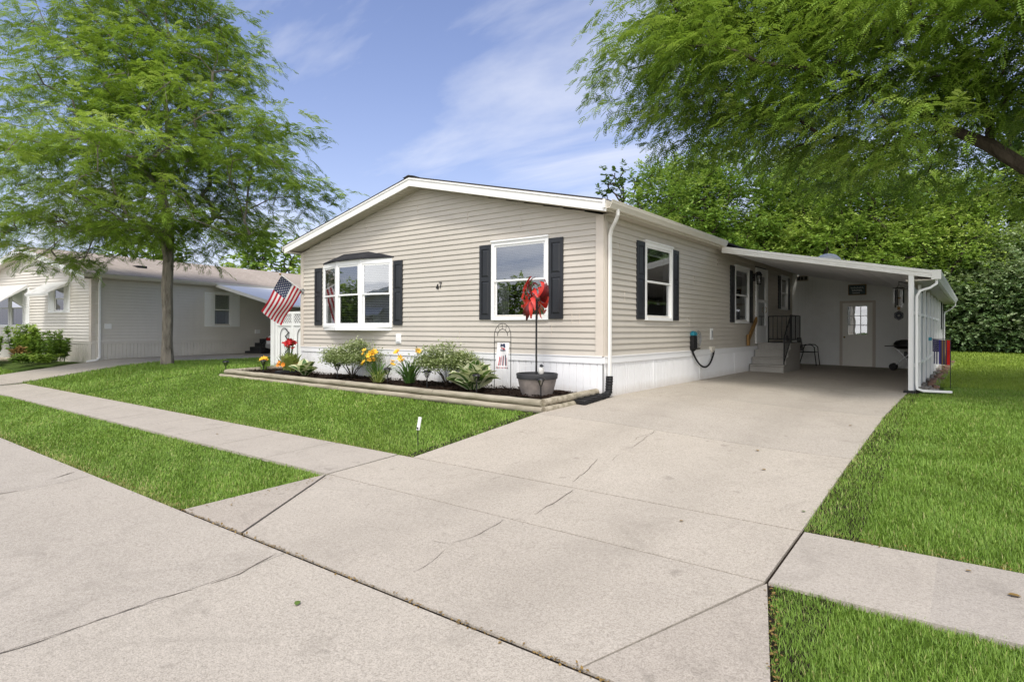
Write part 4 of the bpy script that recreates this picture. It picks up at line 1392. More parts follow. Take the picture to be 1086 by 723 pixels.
def round_shrub(c, rx, rz, hz, nleaf, mat, label, leafsize=.04, stems=9, gap=.0):
    T = thing('garden_shrub', c, label, 'shrub')
    st = MB()
    tips = []
    for k in range(stems):
        a = 2 * math.pi * k / stems + random.uniform(-.3, .3)
        rr_ = rx * random.uniform(.3, .85)
        p = Vector(c) + Vector((math.cos(a) * rr_, math.sin(a) * rr_ * .75, hz + random.uniform(-.1, .12)))
        m = Vector(c) + Vector((math.cos(a) * rr_ * .35, math.sin(a) * rr_ * .3, hz * .5))
        st.tube([Vector(c), m, p], [.012, .009, .004], 5)
        for j in range(4):
            tips.append(p.lerp(m, random.uniform(0, .5)) + Vector((random.gauss(0, .08), random.gauss(0, .08), random.gauss(0, .05))))
    st.build('stems', M['bark_d'], T)
    # uneven crown: clumps on a flattened dome
    ncl = 46
    az = RNG.uniform(0, 2 * math.pi, ncl); rr_ = np.sqrt(RNG.uniform(0, 1, ncl))
    base = np.array(c)
    hgt = hz + rz * (np.sqrt(1 - np.minimum(rr_, .98) ** 2)) * RNG.uniform(.1, 1.0, ncl) * RNG.choice([1, 1, .4], ncl)
    cc = base + np.stack([np.cos(az) * rr_ * rx, np.sin(az) * rr_ * rx * .8, hgt], 1)
    pk = RNG.integers(0, ncl, nleaf)
    P = cc[pk] + RNG.normal(size=(nleaf, 3)) * np.array([.09, .09, .05]) * (rx / .5)
    d = RNG.normal(size=(nleaf, 3)); d[:, 2] = np.abs(d[:, 2]) * .5
    leaf = [(0, 0, 0), (.5, -.26, .05), (1, 0, 0), (.5, .26, .05)]
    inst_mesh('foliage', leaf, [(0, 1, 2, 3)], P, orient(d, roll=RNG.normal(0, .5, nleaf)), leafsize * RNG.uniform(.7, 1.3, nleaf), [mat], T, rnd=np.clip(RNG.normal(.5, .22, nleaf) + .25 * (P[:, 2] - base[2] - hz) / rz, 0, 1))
    return T


daylily((-14.55, 8.45, FB_Z), .28, 45, M['herb'], 5, M['yellow'], 'small yellow flowered clump in the bed corner by the gate', 'yellow_flower_clump')
# tall red and orange flowers
c = (-13.25, 8.35, FB_Z)
T = thing('red_flowers', c, 'tall flower clump with dark red blooms over orange ones beside house corner', 'plant')
st = MB(); top, low = [], []
for k in range(20):
    a = random.uniform(0, 6.28); rr_ = random.uniform(.0, .26)
    p = Vector(c) + Vector((math.cos(a) * rr_, math.sin(a) * rr_, random.uniform(.55, .78)))
    st.tube([Vector(c), Vector(c).lerp(p, .5) + Vector((0, 0, .05)), p], .005, 5)
    top.append(tuple(p))
for k in range(12):
    a = random.uniform(0, 6.28); rr_ = random.uniform(.1, .3)
    low.append(tuple(Vector(c) + Vector((math.cos(a) * rr_, math.sin(a) * rr_ - .05, random.uniform(.12, .3)))))
st.build('stems', M['herb'], T)
rosette('leaves', T, c, 120, .42, .6, 1.5, arch_leaf_template(4, .35, .5, .2, 2), [M['lily_v']], .16)
flower_heads('red_bloom', T, top, .075, M['redp'], 7)
flower_heads('orange_bloom', T, low, .055, M['orange'], 6)
hosta((-12.05, 7.98, FB_Z), .36, 44, True, 'low clump of broad green hosta leaves beside the red flowers')
round_shrub((-10.75, 8.28, FB_Z), .62, .36, .36, 9500, M['shrub'], 'rounded grey green shrub with bare stems below the bay window', .05)
daylily((-9.55, 8.0, FB_Z), .50, 60, M['lily'], 9, M['yellow'], 'daylily with orange and yellow flowers beside the rounded shrub')
daylily((-9.35, 7.82, FB_Z), .36, 40, M['lily_v'], 0, None, 'low yellow variegated strap leaf clump under orange daylily', 'strap_leaf_plant')
daylily((-8.80, 8.15, FB_Z), .54, 95, M['lily'], 3, M['yellow'], 'dark green daylily clump with a single pale yellow bloom')
round_shrub((-7.95, 8.30, FB_Z), .56, .38, .36, 9000, M['shrub'], 'loose open shrub behind the variegated hosta', .05)
hosta((-7.02, 8.02, FB_Z), .50, 85, True, 'large cream edged hosta in front of the loose shrub')


def solar_light(p, label, h=.32, white=False, first=[None]):
    if first[0] is None:
        T = thing('solar_light', p, label, 'garden light', 'small solar lights in the flower bed')
        x, y, z = p
        b = MB(); b.tube([(x, y, z - .06), (x, y, z + .17)], .011, 8); b.build('stake', M['black'], T)
        b = MB()
        for k in range(4):
            a = k * math.pi / 2 + .5
            b.tube([(x + .02 * math.cos(a), y + .02 * math.sin(a), z + .17), (x + .055 * math.cos(a), y + .055 * math.sin(a), z + .24), (x + .06 * math.cos(a), y + .06 * math.sin(a), z + .27)], .005, 5)
        b.build('cage', M['black'], T)
        b = MB(); b.lathe([(.012, .0), (.04, .06), (.05, .10)], (x, y, z + .17), 12); b.build('lens', M['lampglass'], T, smooth=True)
        b = MB(); b.lathe([(.085, 0), (.08, .012), (.05, .035), (.0, .045)], (x, y, z + .268), 16); b.build('cap', M['black'], T, smooth=True)
        first[0] = T
        return T
    c = copy_tree(first[0])
    move_to(c, p, random.uniform(0, 6))
    c['label'] = label
    return c


solar_light((-10.75, 7.9, FB_Z), 'black solar light on a stake in front of the rounded shrub')
solar_light((-15.35, 7.85, gzf(-15.35, 7.85)), 'solar light standing on the lawn at the far left bed corner')
solar_light((-13.65, 7.9, FB_Z), 'solar light beside the small yellow flowers')
solar_light((-9.1, 7.86, FB_Z), 'solar light half hidden by the yellow strap leaves')
solar_light((-7.95, 7.80, FB_Z), 'solar light between dark daylily and variegated hosta')
solar_light((-6.72, 7.76, FB_Z), 'solar light in front of the variegated hosta')
solar_light((-5.42, 7.80, FB_Z), 'solar light by the barrel planter at the driveway corner')

# barrel planter with spinner and bird
bx_, by_ = -5.72, 8.12
T = thing('barrel_planter', (bx_, by_, FB_Z), 'grey half barrel planter at the driveway end of the bed', 'planter')
b = MB(); b.lathe([(.0, 0), (.245, .0), (.265, .05), (.305, .2), (.325, .30)], (bx_, by_, FB_Z - .02), 32); b.build('tub', M['barrel'], T, smooth=True)
b = MB(); b.lathe([(.318, .27), (.335, .275), (.345, .345), (.335, .36), (.315, .36), (.305, .30)], (bx_, by_, FB_Z - .02), 32); b.build('rim', M['barrelrim'], T, smooth=True)
b = MB(); b.lathe([(.31, .30), (.15, .315), (0, .32)], (bx_, by_, FB_Z - .02), 24); b.build('soil', M['mulch'], T, smooth=True)
sx_, sy_, sz_ = bx_ - .03, by_ + .02, FB_Z + .28
T = thing('wind_spinner', (sx_, sy_, sz_), 'red feather bladed wind spinner on tall pole in the barrel planter', 'wind spinner')
hub = Vector((sx_, sy_, .50))
b = MB(); b.tube([(sx_, sy_, sz_ - .15), (sx_, sy_, .50)], .016, 8); b.build('pole', M['black'], T, smooth=True)
AX = Vector((-.56, -.82, .10)).normalized()
U = AX.cross(Vector((0, 0, 1))).normalized(); W_ = U.cross(AX).normalized()
b = MB(); b.tube([hub - AX * .14, hub + AX * .14], .028, 10)
for k in range(2):
    for i in range(12):
        pass
b.build('hub', M['copper'], T, smooth=True)
b = MB()
for sgn in (-1, 1):
    b.tube([hub + Vector((0, 0, -.06)), hub + Vector((sgn * .05, sgn * -.03, -.16)), hub + Vector((sgn * .09, sgn * -.05, -.14)), hub + Vector((sgn * .1, sgn * -.05, -.10))], .008, 6)
b.build('scroll', M['black'], T, smooth=True)
for ring, (r0, r1, ax_off, lean, nb_) in enumerate(((.04, .37, .07, .48, 11), (.04, .34, -.06, -.5, 10))):
    for k in range(nb_):
        a0 = 2 * math.pi * k / nb_ + ring * .2
        b = MB(); vs = []
        nl = 7
        for i in range(nl + 1):
            t = i / nl
            rad = r0 + (r1 - r0) * t
            aa = a0 + lean * t * t * 1.8
            wd = .056 * math.sin(math.pi * min(.97, t * .82 + .12))
            rdir = U * math.cos(aa) + W_ * math.sin(aa)
            tdir = -U * math.sin(aa) + W_ * math.cos(aa)
            cpt = hub + rdir * rad + AX * (ax_off * (1 + .9 * math.sin(t * 2.6)))
            for s in (-1, 0, 1):
                vs.append(cpt + tdir * wd * s * .9 + AX * (abs(s) * .018 + s * wd * .55 * (1 if ring == 0 else -1)))
        fs = [(i * 3 + c, i * 3 + c + 1, i * 3 + c + 4, i * 3 + c + 3) for i in range(nl) for c in range(2)]
        b.add(vs, fs)
        b.build('blade', [M['red'], M['redd'], M['red'], M['red'], M['redd']][(k * 2 + ring) % 5], T, smooth=True)
px0, py0, pz0 = -5.50, 7.92, FB_Z + .34
T = thing('bird_figurine', (px0, py0, pz0), 'small grey and white bird figurine on the barrel rim', 'figurine')
b = MB(); b.lathe([(0, 0), (.035, .01), (.05, .05), (.042, .09), (.022, .12), (.0, .125)], (px0, py0, pz0), 14, sx=1, sy=1.2); b.build('body', M['bench'], T, smooth=True)
b = MB(); b.lathe([(0, 0), (.025, .012), (.028, .03), (.016, .05), (0, .055)], (px0 + .012, py0 - .01, pz0 + .112), 12); b.tube([(px0 + .035, py0 - .012, pz0 + .14), (px0 + .065, py0 - .014, pz0 + .137)], [.008, .001], 6); b.build('head', M['shutter'], T, smooth=True)
b = MB(); b.tube([(px0 - .02, py0 + .04, pz0 + .05), (px0 - .07, py0 + .09, pz0 + .02)], [.02, .006], 6, squash=(1, .4)); b.build('tail', M['shutter'], T)

T = thing('drain_tray', (-13.2, 8.3, FB_Z), 'black corrugated drain tray lying in the mulch beside the red flowers', 'drain')
b = MB()
b.hexa([(-13.36, 8.62, FB_Z - .02), (-13.16, 8.62, FB_Z - .02), (-13.02, 7.95, FB_Z - .02), (-13.26, 7.95, FB_Z - .02), (-13.34, 8.62, FB_Z + .08), (-13.18, 8.62, FB_Z + .08), (-13.05, 7.95, FB_Z + .045), (-13.24, 7.95, FB_Z + .045)])
b.tube([(-13.26, 8.62, FB_Z + .04), (-13.27, 8.72, FB_Z + .06), (-13.28, 8.76, FB_Z + .16)], .05, 10)
b.build('tray', M['rubber'], T, bevel=.012)

# arched trellis stand with hanging banner
T = thing('garden_flag_stand', (-6.6, 8.32, FB_Z), 'thin black arched metal stand holding a small white banner in the bed', 'flag stand')
tx0, tx1, ty = -6.79, -6.42, 8.32
b = MB()
for xx in (tx0, tx1): b.tube([(xx, ty, FB_Z - .1), (xx, ty, -.12)], .0065, 6)
xm, hw = (tx0 + tx1) / 2, (tx1 - tx0) / 2
for k, f in enumerate((1.0, .62)):
    b.tube([(xm + hw * f * math.cos(a), ty, -.12 + (.22 if f == 1 else .12) * math.sin(a)) for a in np.linspace(0, math.pi, 15)], .006, 6)
for a in np.linspace(.4, math.pi - .4, 5):
    b.tube([(xm + hw * .62 * math.cos(a), ty, -.12 + .12 * math.sin(a)), (xm + hw * .97 * math.cos(a + .06), ty, -.12 + .215 * math.sin(a + .06))], .004, 5)
b.tube([(tx0, ty, -.22), (tx1, ty, -.22)], .006, 6)
b.build('frame', M['black'], T)
T2 = thing('garden_banner', (xm, ty - .01, -.25), 'small white banner with red and blue printed figures on arched stand', 'banner')
b = MB()
bw_, z1_, z0_ = .135, -.235, -.70
def bp(s, z): return Vector((xm + .02 + s * bw_ + (z1_ - z) * -.05 * .6, ty - .012 + .012 * math.sin(s * 3 + z * 9), z))
for i in range(6):
    for j in range(10):
        s0, s1 = -1 + i / 3, -1 + (i + 1) / 3
        q0, q1 = z1_ + (z0_ - z1_) * j / 10, z1_ + (z0_ - z1_) * (j + 1) / 10
        b.quad(bp(s0, q0), bp(s1, q0), bp(s1, q1), bp(s0, q1), 0)
def bq(s0, s1, q0, q1, mi, sk=0):
    o_ = Vector((0, -.004, 0))
    b.quad(bp(s0 + sk, q0) + o_, bp(s1 + sk, q0) + o_, bp(s1, q1) + o_, bp(s0, q1) + o_, mi)
for (s0, s1, q0, q1, mi, sk) in ((-.45, -.2, -.26, -.31, 2, .1), (-.1, .12, -.27, -.30, 2, 0), (.2, .5, -.255, -.32, 2, -.1), (-.3, .0, -.325, -.345, 1, 0), (.05, .4, -.33, -.36, 1, 0), (-.5, .5, -.365, -.38, 2, .05),
                                  (-.62, -.5, -.48, -.64, 1, .1), (-.42, -.36, -.50, -.64, 2, .08), (-.28, -.22, -.47, -.64, 1, .05), (-.05, .06, -.46, -.64, 2, .06), (.1, .15, -.48, -.64, 1, .03), (.4, .55, -.45, -.64, 2, .04), (.62, .68, -.5, -.64, 1, .02)):
    bq(s0, s1, q0, q1, mi, sk)
for i in range(10):
    bq(-1 + i * .2 + .02, -1 + i * .2 + .12, -.665, -.69, 1 + i % 2)
b.build('cloth', [M['flag_white'], M['flag_red'], M['flag_blue']], T2, recalc=False, smooth=True)

# ------------------------------------------------------------------ flag on the house corner
p0, p1 = Vector((-13.42, 8.83, .93)), Vector((-13.45, 8.22, 1.32))
T = thing('flag_pole', p0, 'white angled flag pole with knob on the left front corner of the house', 'flag pole')
b = MB(); b.tube([p0, p1], .014, 10); b.build('pole', M['white'], T, smooth=True)
b = MB(); b.lathe([(0, -.03), (.022, -.015), (.028, 0), (.022, .018), (0, .03)], p1, 12); b.build('knob', M['brass'], T, smooth=True)
b = MB(); b.box(-13.46, -13.38, .0, .03, .86, 1.0, fr=FF); b.tube([p0 + Vector((0, .0, -.03)), p0.lerp(p1, .14)], .024, 10); b.build('bracket', M['steel'], T)
hd = (p0 - p1); fl = Vector((-.40, -.28, -.87)).normalized()
h0 = p1 + hd * .06
hoist, fly = hd * .90, fl * 1.02
def fp(u, v, o_=0):
    """u along the fly, v along the hoist from the tip (union side)"""
    nrm = hoist.cross(fly).normalized()
    wv = .035 * math.sin(u * 7.5 + v * 2.2) * (.25 + u) + .02 * math.sin(v * 6 + u * 3)
    sag = Vector((0, 0, -.03)) * math.sin(math.pi * v) * u
    return h0 + hoist * v * (1 - .06 * u) + fly * u + nrm * (wv + o_) + sag
T2 = thing('american_flag', h0, 'United States flag hanging from the angled pole at the house corner', 'flag')
b = MB()
nu = 30
vs = [fp(i / nu, j / 26) for i in range(nu + 1) for j in range(27)]
fs, mi = [], []
for i in range(nu):
    for j in range(26):
        fs.append((i * 27 + j, i * 27 + j + 1, (i + 1) * 27 + j + 1, (i + 1) * 27 + j))
        mi.append(2 if (i < nu * .4 and j < 14) else (0 if (j // 2) % 2 == 0 else 1))
base = len(b.v); b.v += vs; b.f += [list(f) for f in fs]; b.m += mi
for side in (-1, 1):
    for r_ in range(9):
        for c2 in range(6 if r_ % 2 == 0 else 5):
            u = .4 * ((c2 + (.5 if r_ % 2 == 0 else 1.0)) / 6); v = (14 / 26) * (r_ + .5 + .25) / 9.5
            P = []
            for k in range(10):
                rr_ = .017 if k % 2 == 0 else .008
                a = math.pi / 2 + k * math.pi / 5
                P.append(fp(u + rr_ * math.cos(a) / 1.02, v + rr_ * math.sin(a) / .65, side * .004))
            b.poly(P, 1)
b.build('cloth', [M['flag_red'], M['flag_white'], M['flag_blue']], T2, recalc=False, smooth=True)

# garden flag at the carport
gx, gy = -.42, 15.6; gzz = gzf(gx, gy)
T = thing('flag_stake', (gx, gy, gzz), 'thin black stake on the lawn beside the carport wall', 'flag stake')
b = MB(); b.tube([(gx, gy, gzz - .1), (gx, gy, gzz + 1.08)], .007, 6); b.tube([(gx, gy, gzz + 1.03), (gx - .33, gy - .02, gzz + 1.03)], .006, 6); b.build('rod', M['black'], T)
b = MB(); b.box(gx - .38, gx - .32, gy - .03, gy + .01, gzz + .99, gzz + 1.06); b.build('clip', M['teal'], T, bevel=.008)
T2 = thing('garden_flag', (gx - .2, gy, gzz + 1.0), 'small flag of stars and stripes with blue, black and red vertical bands on stake', 'garden flag')
b = MB()
def gp(s, z, o_=0): return Vector((gx - .31 + .31 * s, gy - .01 + .02 * math.sin(s * 9 + z * 3) - o_, gzz + 1.02 - .52 * z - .02 * s))
bands = [(0, .36, None), (.36, .44, 4), (.44, .52, 3), (.52, .60, 5), (.60, .68, 3), (.68, .74, 6), (.74, .80, 3), (.80, .97, 7), (.97, 1, 3)]
for (s0, s1, mi) in bands:
    if mi is None:
        for i in range(5):
            for j in range(10):
                a0, a1 = s0 + (s1 - s0) * i / 5, s0 + (s1 - s0) * (i + 1) / 5
                b.quad(gp(a0, j / 10), gp(a1, j / 10), gp(a1, (j + 1) / 10), gp(a0, (j + 1) / 10), 3 if j < 5 else (1 if i % 2 == 0 else 3))
        for i in range(5):
            for j in range(6):
                u, v = .04 + .07 * i, .05 + .075 * j
                b.quad(gp(u - .012, v, .003), gp(u, v - .012, .003), gp(u + .012, v, .003), gp(u, v + .012, .003), 1)
    else:
        for j in range(10):
            b.quad(gp(s0, j / 10), gp(s1, j / 10), gp(s1, (j + 1) / 10), gp(s0, (j + 1) / 10), mi)
b.build('cloth', [M['flag_red'], M['flag_white'], M['flag_blue'], M['flag_black'], M['flag_violet'], M['flag_tan'], M['brass'], M['flag_bright']], T2, recalc=False, smooth=True)

# loose bricks and stones along the shed wall
first = None
rr = random.Random(5)
for i in range(26):
    yb = 15.6 + i * .42 + rr.uniform(-.05, .05); xb = -.74 + rr.uniform(-.06, .1)
    p = (xb, yb, gzf(xb, yb) - .05)
    lab = 'weathered red brick lying loose along the carport wall'
    if first is None:
        b = MB(); b.box(xb - .05, xb + .05, yb - .1, yb + .1, p[2], p[2] + .095)
        first = b.build('loose_brick', M['brick'], org=p, bevel=.008); o = first
    else:
        o = first.copy(); COL.objects.link(o); ORG[o.name] = Vector(p)
        move_to(o, p)
    o.rotation_euler = (rr.uniform(-.12, .12), rr.uniform(-.2, .2), rr.uniform(-.5, .5))
    tag(o, lab, 'brick', 'loose bricks along the carport wall')
N = 700
T_ = np.stack([RNG.uniform(-.95, -.6, N), RNG.uniform(14.9, 27, N), np.zeros(N)], 1); T_[:, 2] = gz(T_[:, 0], T_[:, 1]) - .02
ic = [(1, 0, 0), (-1, 0, 0), (0, 1, 0), (0, -1, 0), (0, 0, .7), (0, 0, -.7)]
tag(inst_mesh('gravel', ic, [(0, 2, 4), (2, 1, 4), (1, 3, 4), (3, 0, 4), (2, 0, 5), (1, 2, 5), (3, 1, 5), (0, 3, 5)], T_, orient(RNG.normal(size=(N, 3))), RNG.uniform(.02, .055, N), [M['stone']]), 'grey stones filling the strip along the carport wall', 'gravel', kind='stuff')

# marker stake on the lawn
mx, my = -5.72, 5.45; mz = gzf(mx, my) - .03
T = thing('lawn_marker', (mx, my, mz), 'thin dark stake with tilted white tag standing on the front lawn', 'marker')
b = MB(); b.tube([(mx, my, mz - .05), (mx, my, mz + .26)], .007, 6); b.build('stake', M['black'], T)
b = MB(); b.slab([(mx - .02, my, mz + .21), (mx + .025, my + .01, mz + .21), (mx + .065, my + .01, mz + .38), (mx + .02, my, mz + .385)], (0, -.012, 0)); b.build('tag', M['white'], T, bevel=.004)
b = MB(); b.box(mx - .005, mx + .02, my - .016, my - .0125, mz + .225, mz + .25); b.build('screw', M['black'], T)

# white lattice gate between the houses
gyy = 10.0
FG = Fr((0, gyy, 0), (1, 0, 0), (0, -1, 0))
gz0 = -1.04
T = thing('white_gate', (-15.4, gyy, gz0), 'white gate with lattice top and arched panels beside the house', 'gate')
b = MB(); b.box(-16.75, -16.58, -.08, .08, gz0 - .1, .55, fr=FG); b.box(-16.77, -16.56, -.1, .1, .55, .6, fr=FG); b.build('post', M['white'], T, bevel=.008)
b = MB(); b.box(-14.72, -14.60, -.05, .05, gz0 - .1, .55, fr=FG); b.build('post', M['white'], T, bevel=.008)
b = MB()
b.box(-16.56, -16.46, -.02, .03, gz0, .48, fr=FG); b.box(-14.82, -14.73, -.02, .03, gz0, .48, fr=FG); b.box(-15.74, -15.62, -.02, .03, gz0, .48, fr=FG)
for z in (gz0 + .02, .08, .42): b.box(-16.46, -14.82, -.018, .028, z, z + .07, fr=FG)
b.box(-16.46, -14.82, -.005, .0, gz0, .1, fr=FG)
b.build('gate_frame', M['white'], T, bevel=.004)
b = MB()
for (s0, s1) in ((-16.46, -15.74), (-15.62, -14.82)):
    h_ = .27
    k = -6
    while k < 14:
        for sg in (1, -1):
            a = s0 + k * .10
            P = []
            lo_, hi_ = max(s0, min(s1, a)), max(s0, min(s1, a + h_))
            if hi_ - lo_ > .01:
                z0_, z1_ = .15 + (lo_ - a), .15 + (hi_ - a)
                if sg < 0: z0_, z1_ = .57 - z0_, .57 - z1_
                n0 = .004 if sg > 0 else .012
                b.hexa([FG(lo_ - .014, n0, z0_), FG(lo_ + .014, n0, z0_), FG(hi_ + .014, n0, z1_), FG(hi_ - .014, n0, z1_), FG(lo_ - .014, n0 + .007, z0_), FG(lo_ + .014, n0 + .007, z0_), FG(hi_ + .014, n0 + .007, z1_), FG(hi_ - .014, n0 + .007, z1_)])
        k += 1
b.build('lattice', M['white'], T)
b = MB(); b.box(-16.46, -14.82, -.06, -.05, .12, .45, fr=FG); b.build('lattice_shade', M['shutter'], T)  # dark sheet added for the carport shade seen through the lattice
b = MB()
for s_ in (-16.1, -15.22):
    b.tube([FG(s_ - .22, .02, gz0 + .1), FG(s_ - .22, .02, -.2)] + [FG(s_ - .22 * math.cos(a), .02, -.2 + .22 * math.sin(a)) for a in np.linspace(.2, math.pi - .2, 9)] + [FG(s_ + .22, .02, -.2), FG(s_ + .22, .02, gz0 + .1)], .012, 6)
b.build('arch_trim', M['grey'], T)
b = MB()
P = []
for i in range(9): P.append(FG(-15.98 + (.12 if i % 2 else -.06), .03, .0 - i * .115))
b.tube(P, .022, 5, squash=(1, .5)); b.build('zigzag_ribbon', M['shutter'], T)

# ------------------------------------------------------------------ neighbour's house (local frame, then turned)
NH = thing('neighbour_home', (0, 0, 0), 'grey sided mobile home with brown shingled roof and white awnings', 'house')
F1 = Fr((0, 0, 0), (1, 0, 0), (0, -1, 0)); F2 = Fr((0, 0, 0), (0, 1, 0), (1, 0, 0))
EV, RG, NW, NL = 3.05, 4.25, 9.0, 22.0
w = MB()
def ngab(z):
    if z <= EV: return (-NW, 0)
    k = (z - EV) / (RG - EV)
    return (-NW / 2 - NW / 2 * (1 - k) - .02, -NW / 2 + NW / 2 * (1 - k) + .02)
siding(w, F1, -NW, 0, .72, RG, [(-2.55, -1.85, 1.86, 2.80), (-7.2, -5.0, 1.3, 2.76)], ngab, e=.115, o=.03)
w.build('front_wall', M['siding_n'], NH)
w = MB(); siding(w, F2, 0, NL, .72, EV, [(4.85, 5.6, 1.36, 2.70)], e=.115, o=.03); w.build('side_wall', M['siding_n'], NH)
b = MB(); b.box(-NW + .1, -.1, NL - .1, NL, 0, EV); b.box(-NW, -NW + .03, 0, NL, 0, EV); b.build('back_wall', M['siding_n'], NH)
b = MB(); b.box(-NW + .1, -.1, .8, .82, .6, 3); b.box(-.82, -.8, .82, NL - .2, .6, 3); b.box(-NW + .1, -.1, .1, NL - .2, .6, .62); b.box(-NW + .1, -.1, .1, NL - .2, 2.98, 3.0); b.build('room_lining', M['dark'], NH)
b = MB(); b.box(-.12, .03, -.03, .0, .72, EV); b.box(0, .028, 0, .1, .72, EV); b.build('corner_post', M['trim'], NH)
skirting(NH, F1, -NW, 0, -.1, .72, M['siding_n'], band=.1); skirting(NH, F2, 0, NL, -.1, .72, M['siding_n'], band=.1)
b = MB()
te, tr_ = EV + .17, RG + .22
b.slab([(-NW - .2, -.35, te), (-NW / 2, -.35, tr_), (.2, -.35, te), (.2, -.35, te - .03), (-NW / 2, -.35, tr_ - .03), (-NW - .2, -.35, te - .03)], (0, NL + .6, 0))
nrf = b.build('roof', M['shingle_n'], NH)
b = MB(); b.lathe([(.14, 0), (.14, .35), (.19, .36), (.19, .46), (.0, .5)], (-2.4, 15.8, te + (tr_ - te) * .55), 16); b.build('roof_vent', M['steel'], nrf)
b = MB(); b.box(-2.2, -1.75, 2.6, 3.0, te + .42, te + .62); b.build('roof_vent', M['black'], nrf)
for (xa, xb, za, zb_) in ((-NW - .2, -NW / 2, te, tr_), (-NW / 2, .2, tr_, te)):
    b = MB(); b.slab([(xa, -.33, za - .03), (xb, -.33, zb_ - .03), (xb, -.33, zb_ - .24), (xa, -.33, za - .24)], (0, -.025, 0)); b.build('rake_board', M['white'], NH)
    b = MB(); b.slab([(xa, -.33, za - .22), (xb, -.33, zb_ - .22), (xb, -.33, zb_ - .20), (xa, -.33, za - .20)], (0, .34, 0)); b.build('gable_soffit', M['soffit'], NH)
b = MB(); b.box(0, .19, 0, NL, EV - .02, EV); b.box(.17, .19, -.33, NL, EV, EV + .14); b.build('eave_soffit', M['soffit'], NH)
gutter(NH, .2, .31, -.34, NL, EV + .02, EV + .15, M['gutter'])
downspout(NH, [(.26, .16, EV + .04), (.26, .17, EV - .06), (.1, .22, EV - .2), (.06, .23, EV - .32), (.06, .23, .12), (.09, .1, .03), (.05, -.2, .0)], M['white'], .075)
make_window(NH, F2, 4.78, 5.67, 1.28, 2.78, blind='upper')
for (a, c) in ((4.38, 4.76), (5.69, 6.08)): make_shutter(NH, F2, a, c, 1.29, 2.78, M['white'])
make_window(NH, F1, -2.62, -1.78, 1.80, 2.86, blind='short')
for (a, c) in ((-3.0, -2.64), (-1.76, -1.42)): make_shutter(NH, F1, a, c, 1.80, 2.86, M['white'])
make_window(NH, F1, -6.05, -4.92, 1.24, 2.82, blind='short'); make_window(NH, F1, -7.25, -6.12, 1.24, 2.82, blind='short')
make_shutter(NH, F1, -4.90, -4.45, 1.22, 2.82, M['white'])
for (a, c, z, dz, ot) in ((-3.15, -1.42, 2.98, .48, .75), (-7.6, -4.6, 2.95, .85, 1.1)):
    b = MB(); n = int((c - a) / .12)
    for i in range(n):
        p, q = a + (c - a) * i / n, a + (c - a) * (i + 1) / n
        b.add([F1(p, .02, z), F1(q, .02, z), F1(q, ot, z - dz), F1(p, ot, z - dz), F1(q, .02, z + .02), F1(q, ot, z - dz + .02)], [(0, 1, 2, 3), (1, 4, 5, 2)])
    for p in (a, c):
        b.add([F1(p, .02, z), F1(p, ot, z - dz), F1(p, .02, z - .12)], [(0, 1, 2)])
    b.add([F1(a, ot, z - dz), F1(c, ot, z - dz), F1(c, ot - .03, z - dz - .09), F1(a, ot - .03, z - dz - .09)], [(0, 1, 2, 3)])
    b.build('awning', M['white2'], NH)
b = MB(); b.box(.42, .66, .012, .04, 1.18, 1.38, fr=F2); b.build('meter_plate', M['white'], NH, bevel=.005)
b = MB(); b.box(6.9, 7.15, .012, .07, .98, 1.16, fr=F2); b.build('outlet_cover', M['white'], NH, bevel=.005)
# neighbour's carport roof
CPN = (4.78, 21.0, 4.3)
b = MB(); b.slab([(.2, CPN[0], 3.14), (CPN[2], CPN[0], 2.16), (CPN[2], CPN[0], 2.10), (.2, CPN[0], 3.06)], (0, CPN[1] - CPN[0], 0))
b.build('carport_roof', M['white'], NH)
b = MB(); b.slab([(.2, CPN[0] - .03, 3.16), (CPN[2], CPN[0] - .03, 2.18), (CPN[2], CPN[0] - .03, 2.03), (.2, CPN[0] - .03, 3.02)], (0, .028, 0)); b.build('carport_fascia', M['fascia'], NH)
for yy in (5.0, 13, 20.6):
    b = MB(); b.box(4.1, 4.2, yy, yy + .1, -.1, 2.1); b.build('carport_post', M['white'], NH)
b = MB(); b.box(.05, 4.2, 20.8, 20.9, -.1, 2.9); b.build('shed_wall', M['siding_n'], NH)
NH.location = (-25.3, 8.02, -1.2 + EYE); NH.rotation_euler = (0, 0, R(9)); NH.scale = (1, 1, .985)
ORG[NH.name] = Vector((-25.3, 8.02, -1.2))
NROT = Matrix.Translation((-25.3, 8.02, -1.2)) @ Matrix.Rotation(R(9), 4, 'Z')
def nloc(x, y, z=0):
    p = NROT @ Vector((x, y, z)); return (p.x, p.y, p.z)

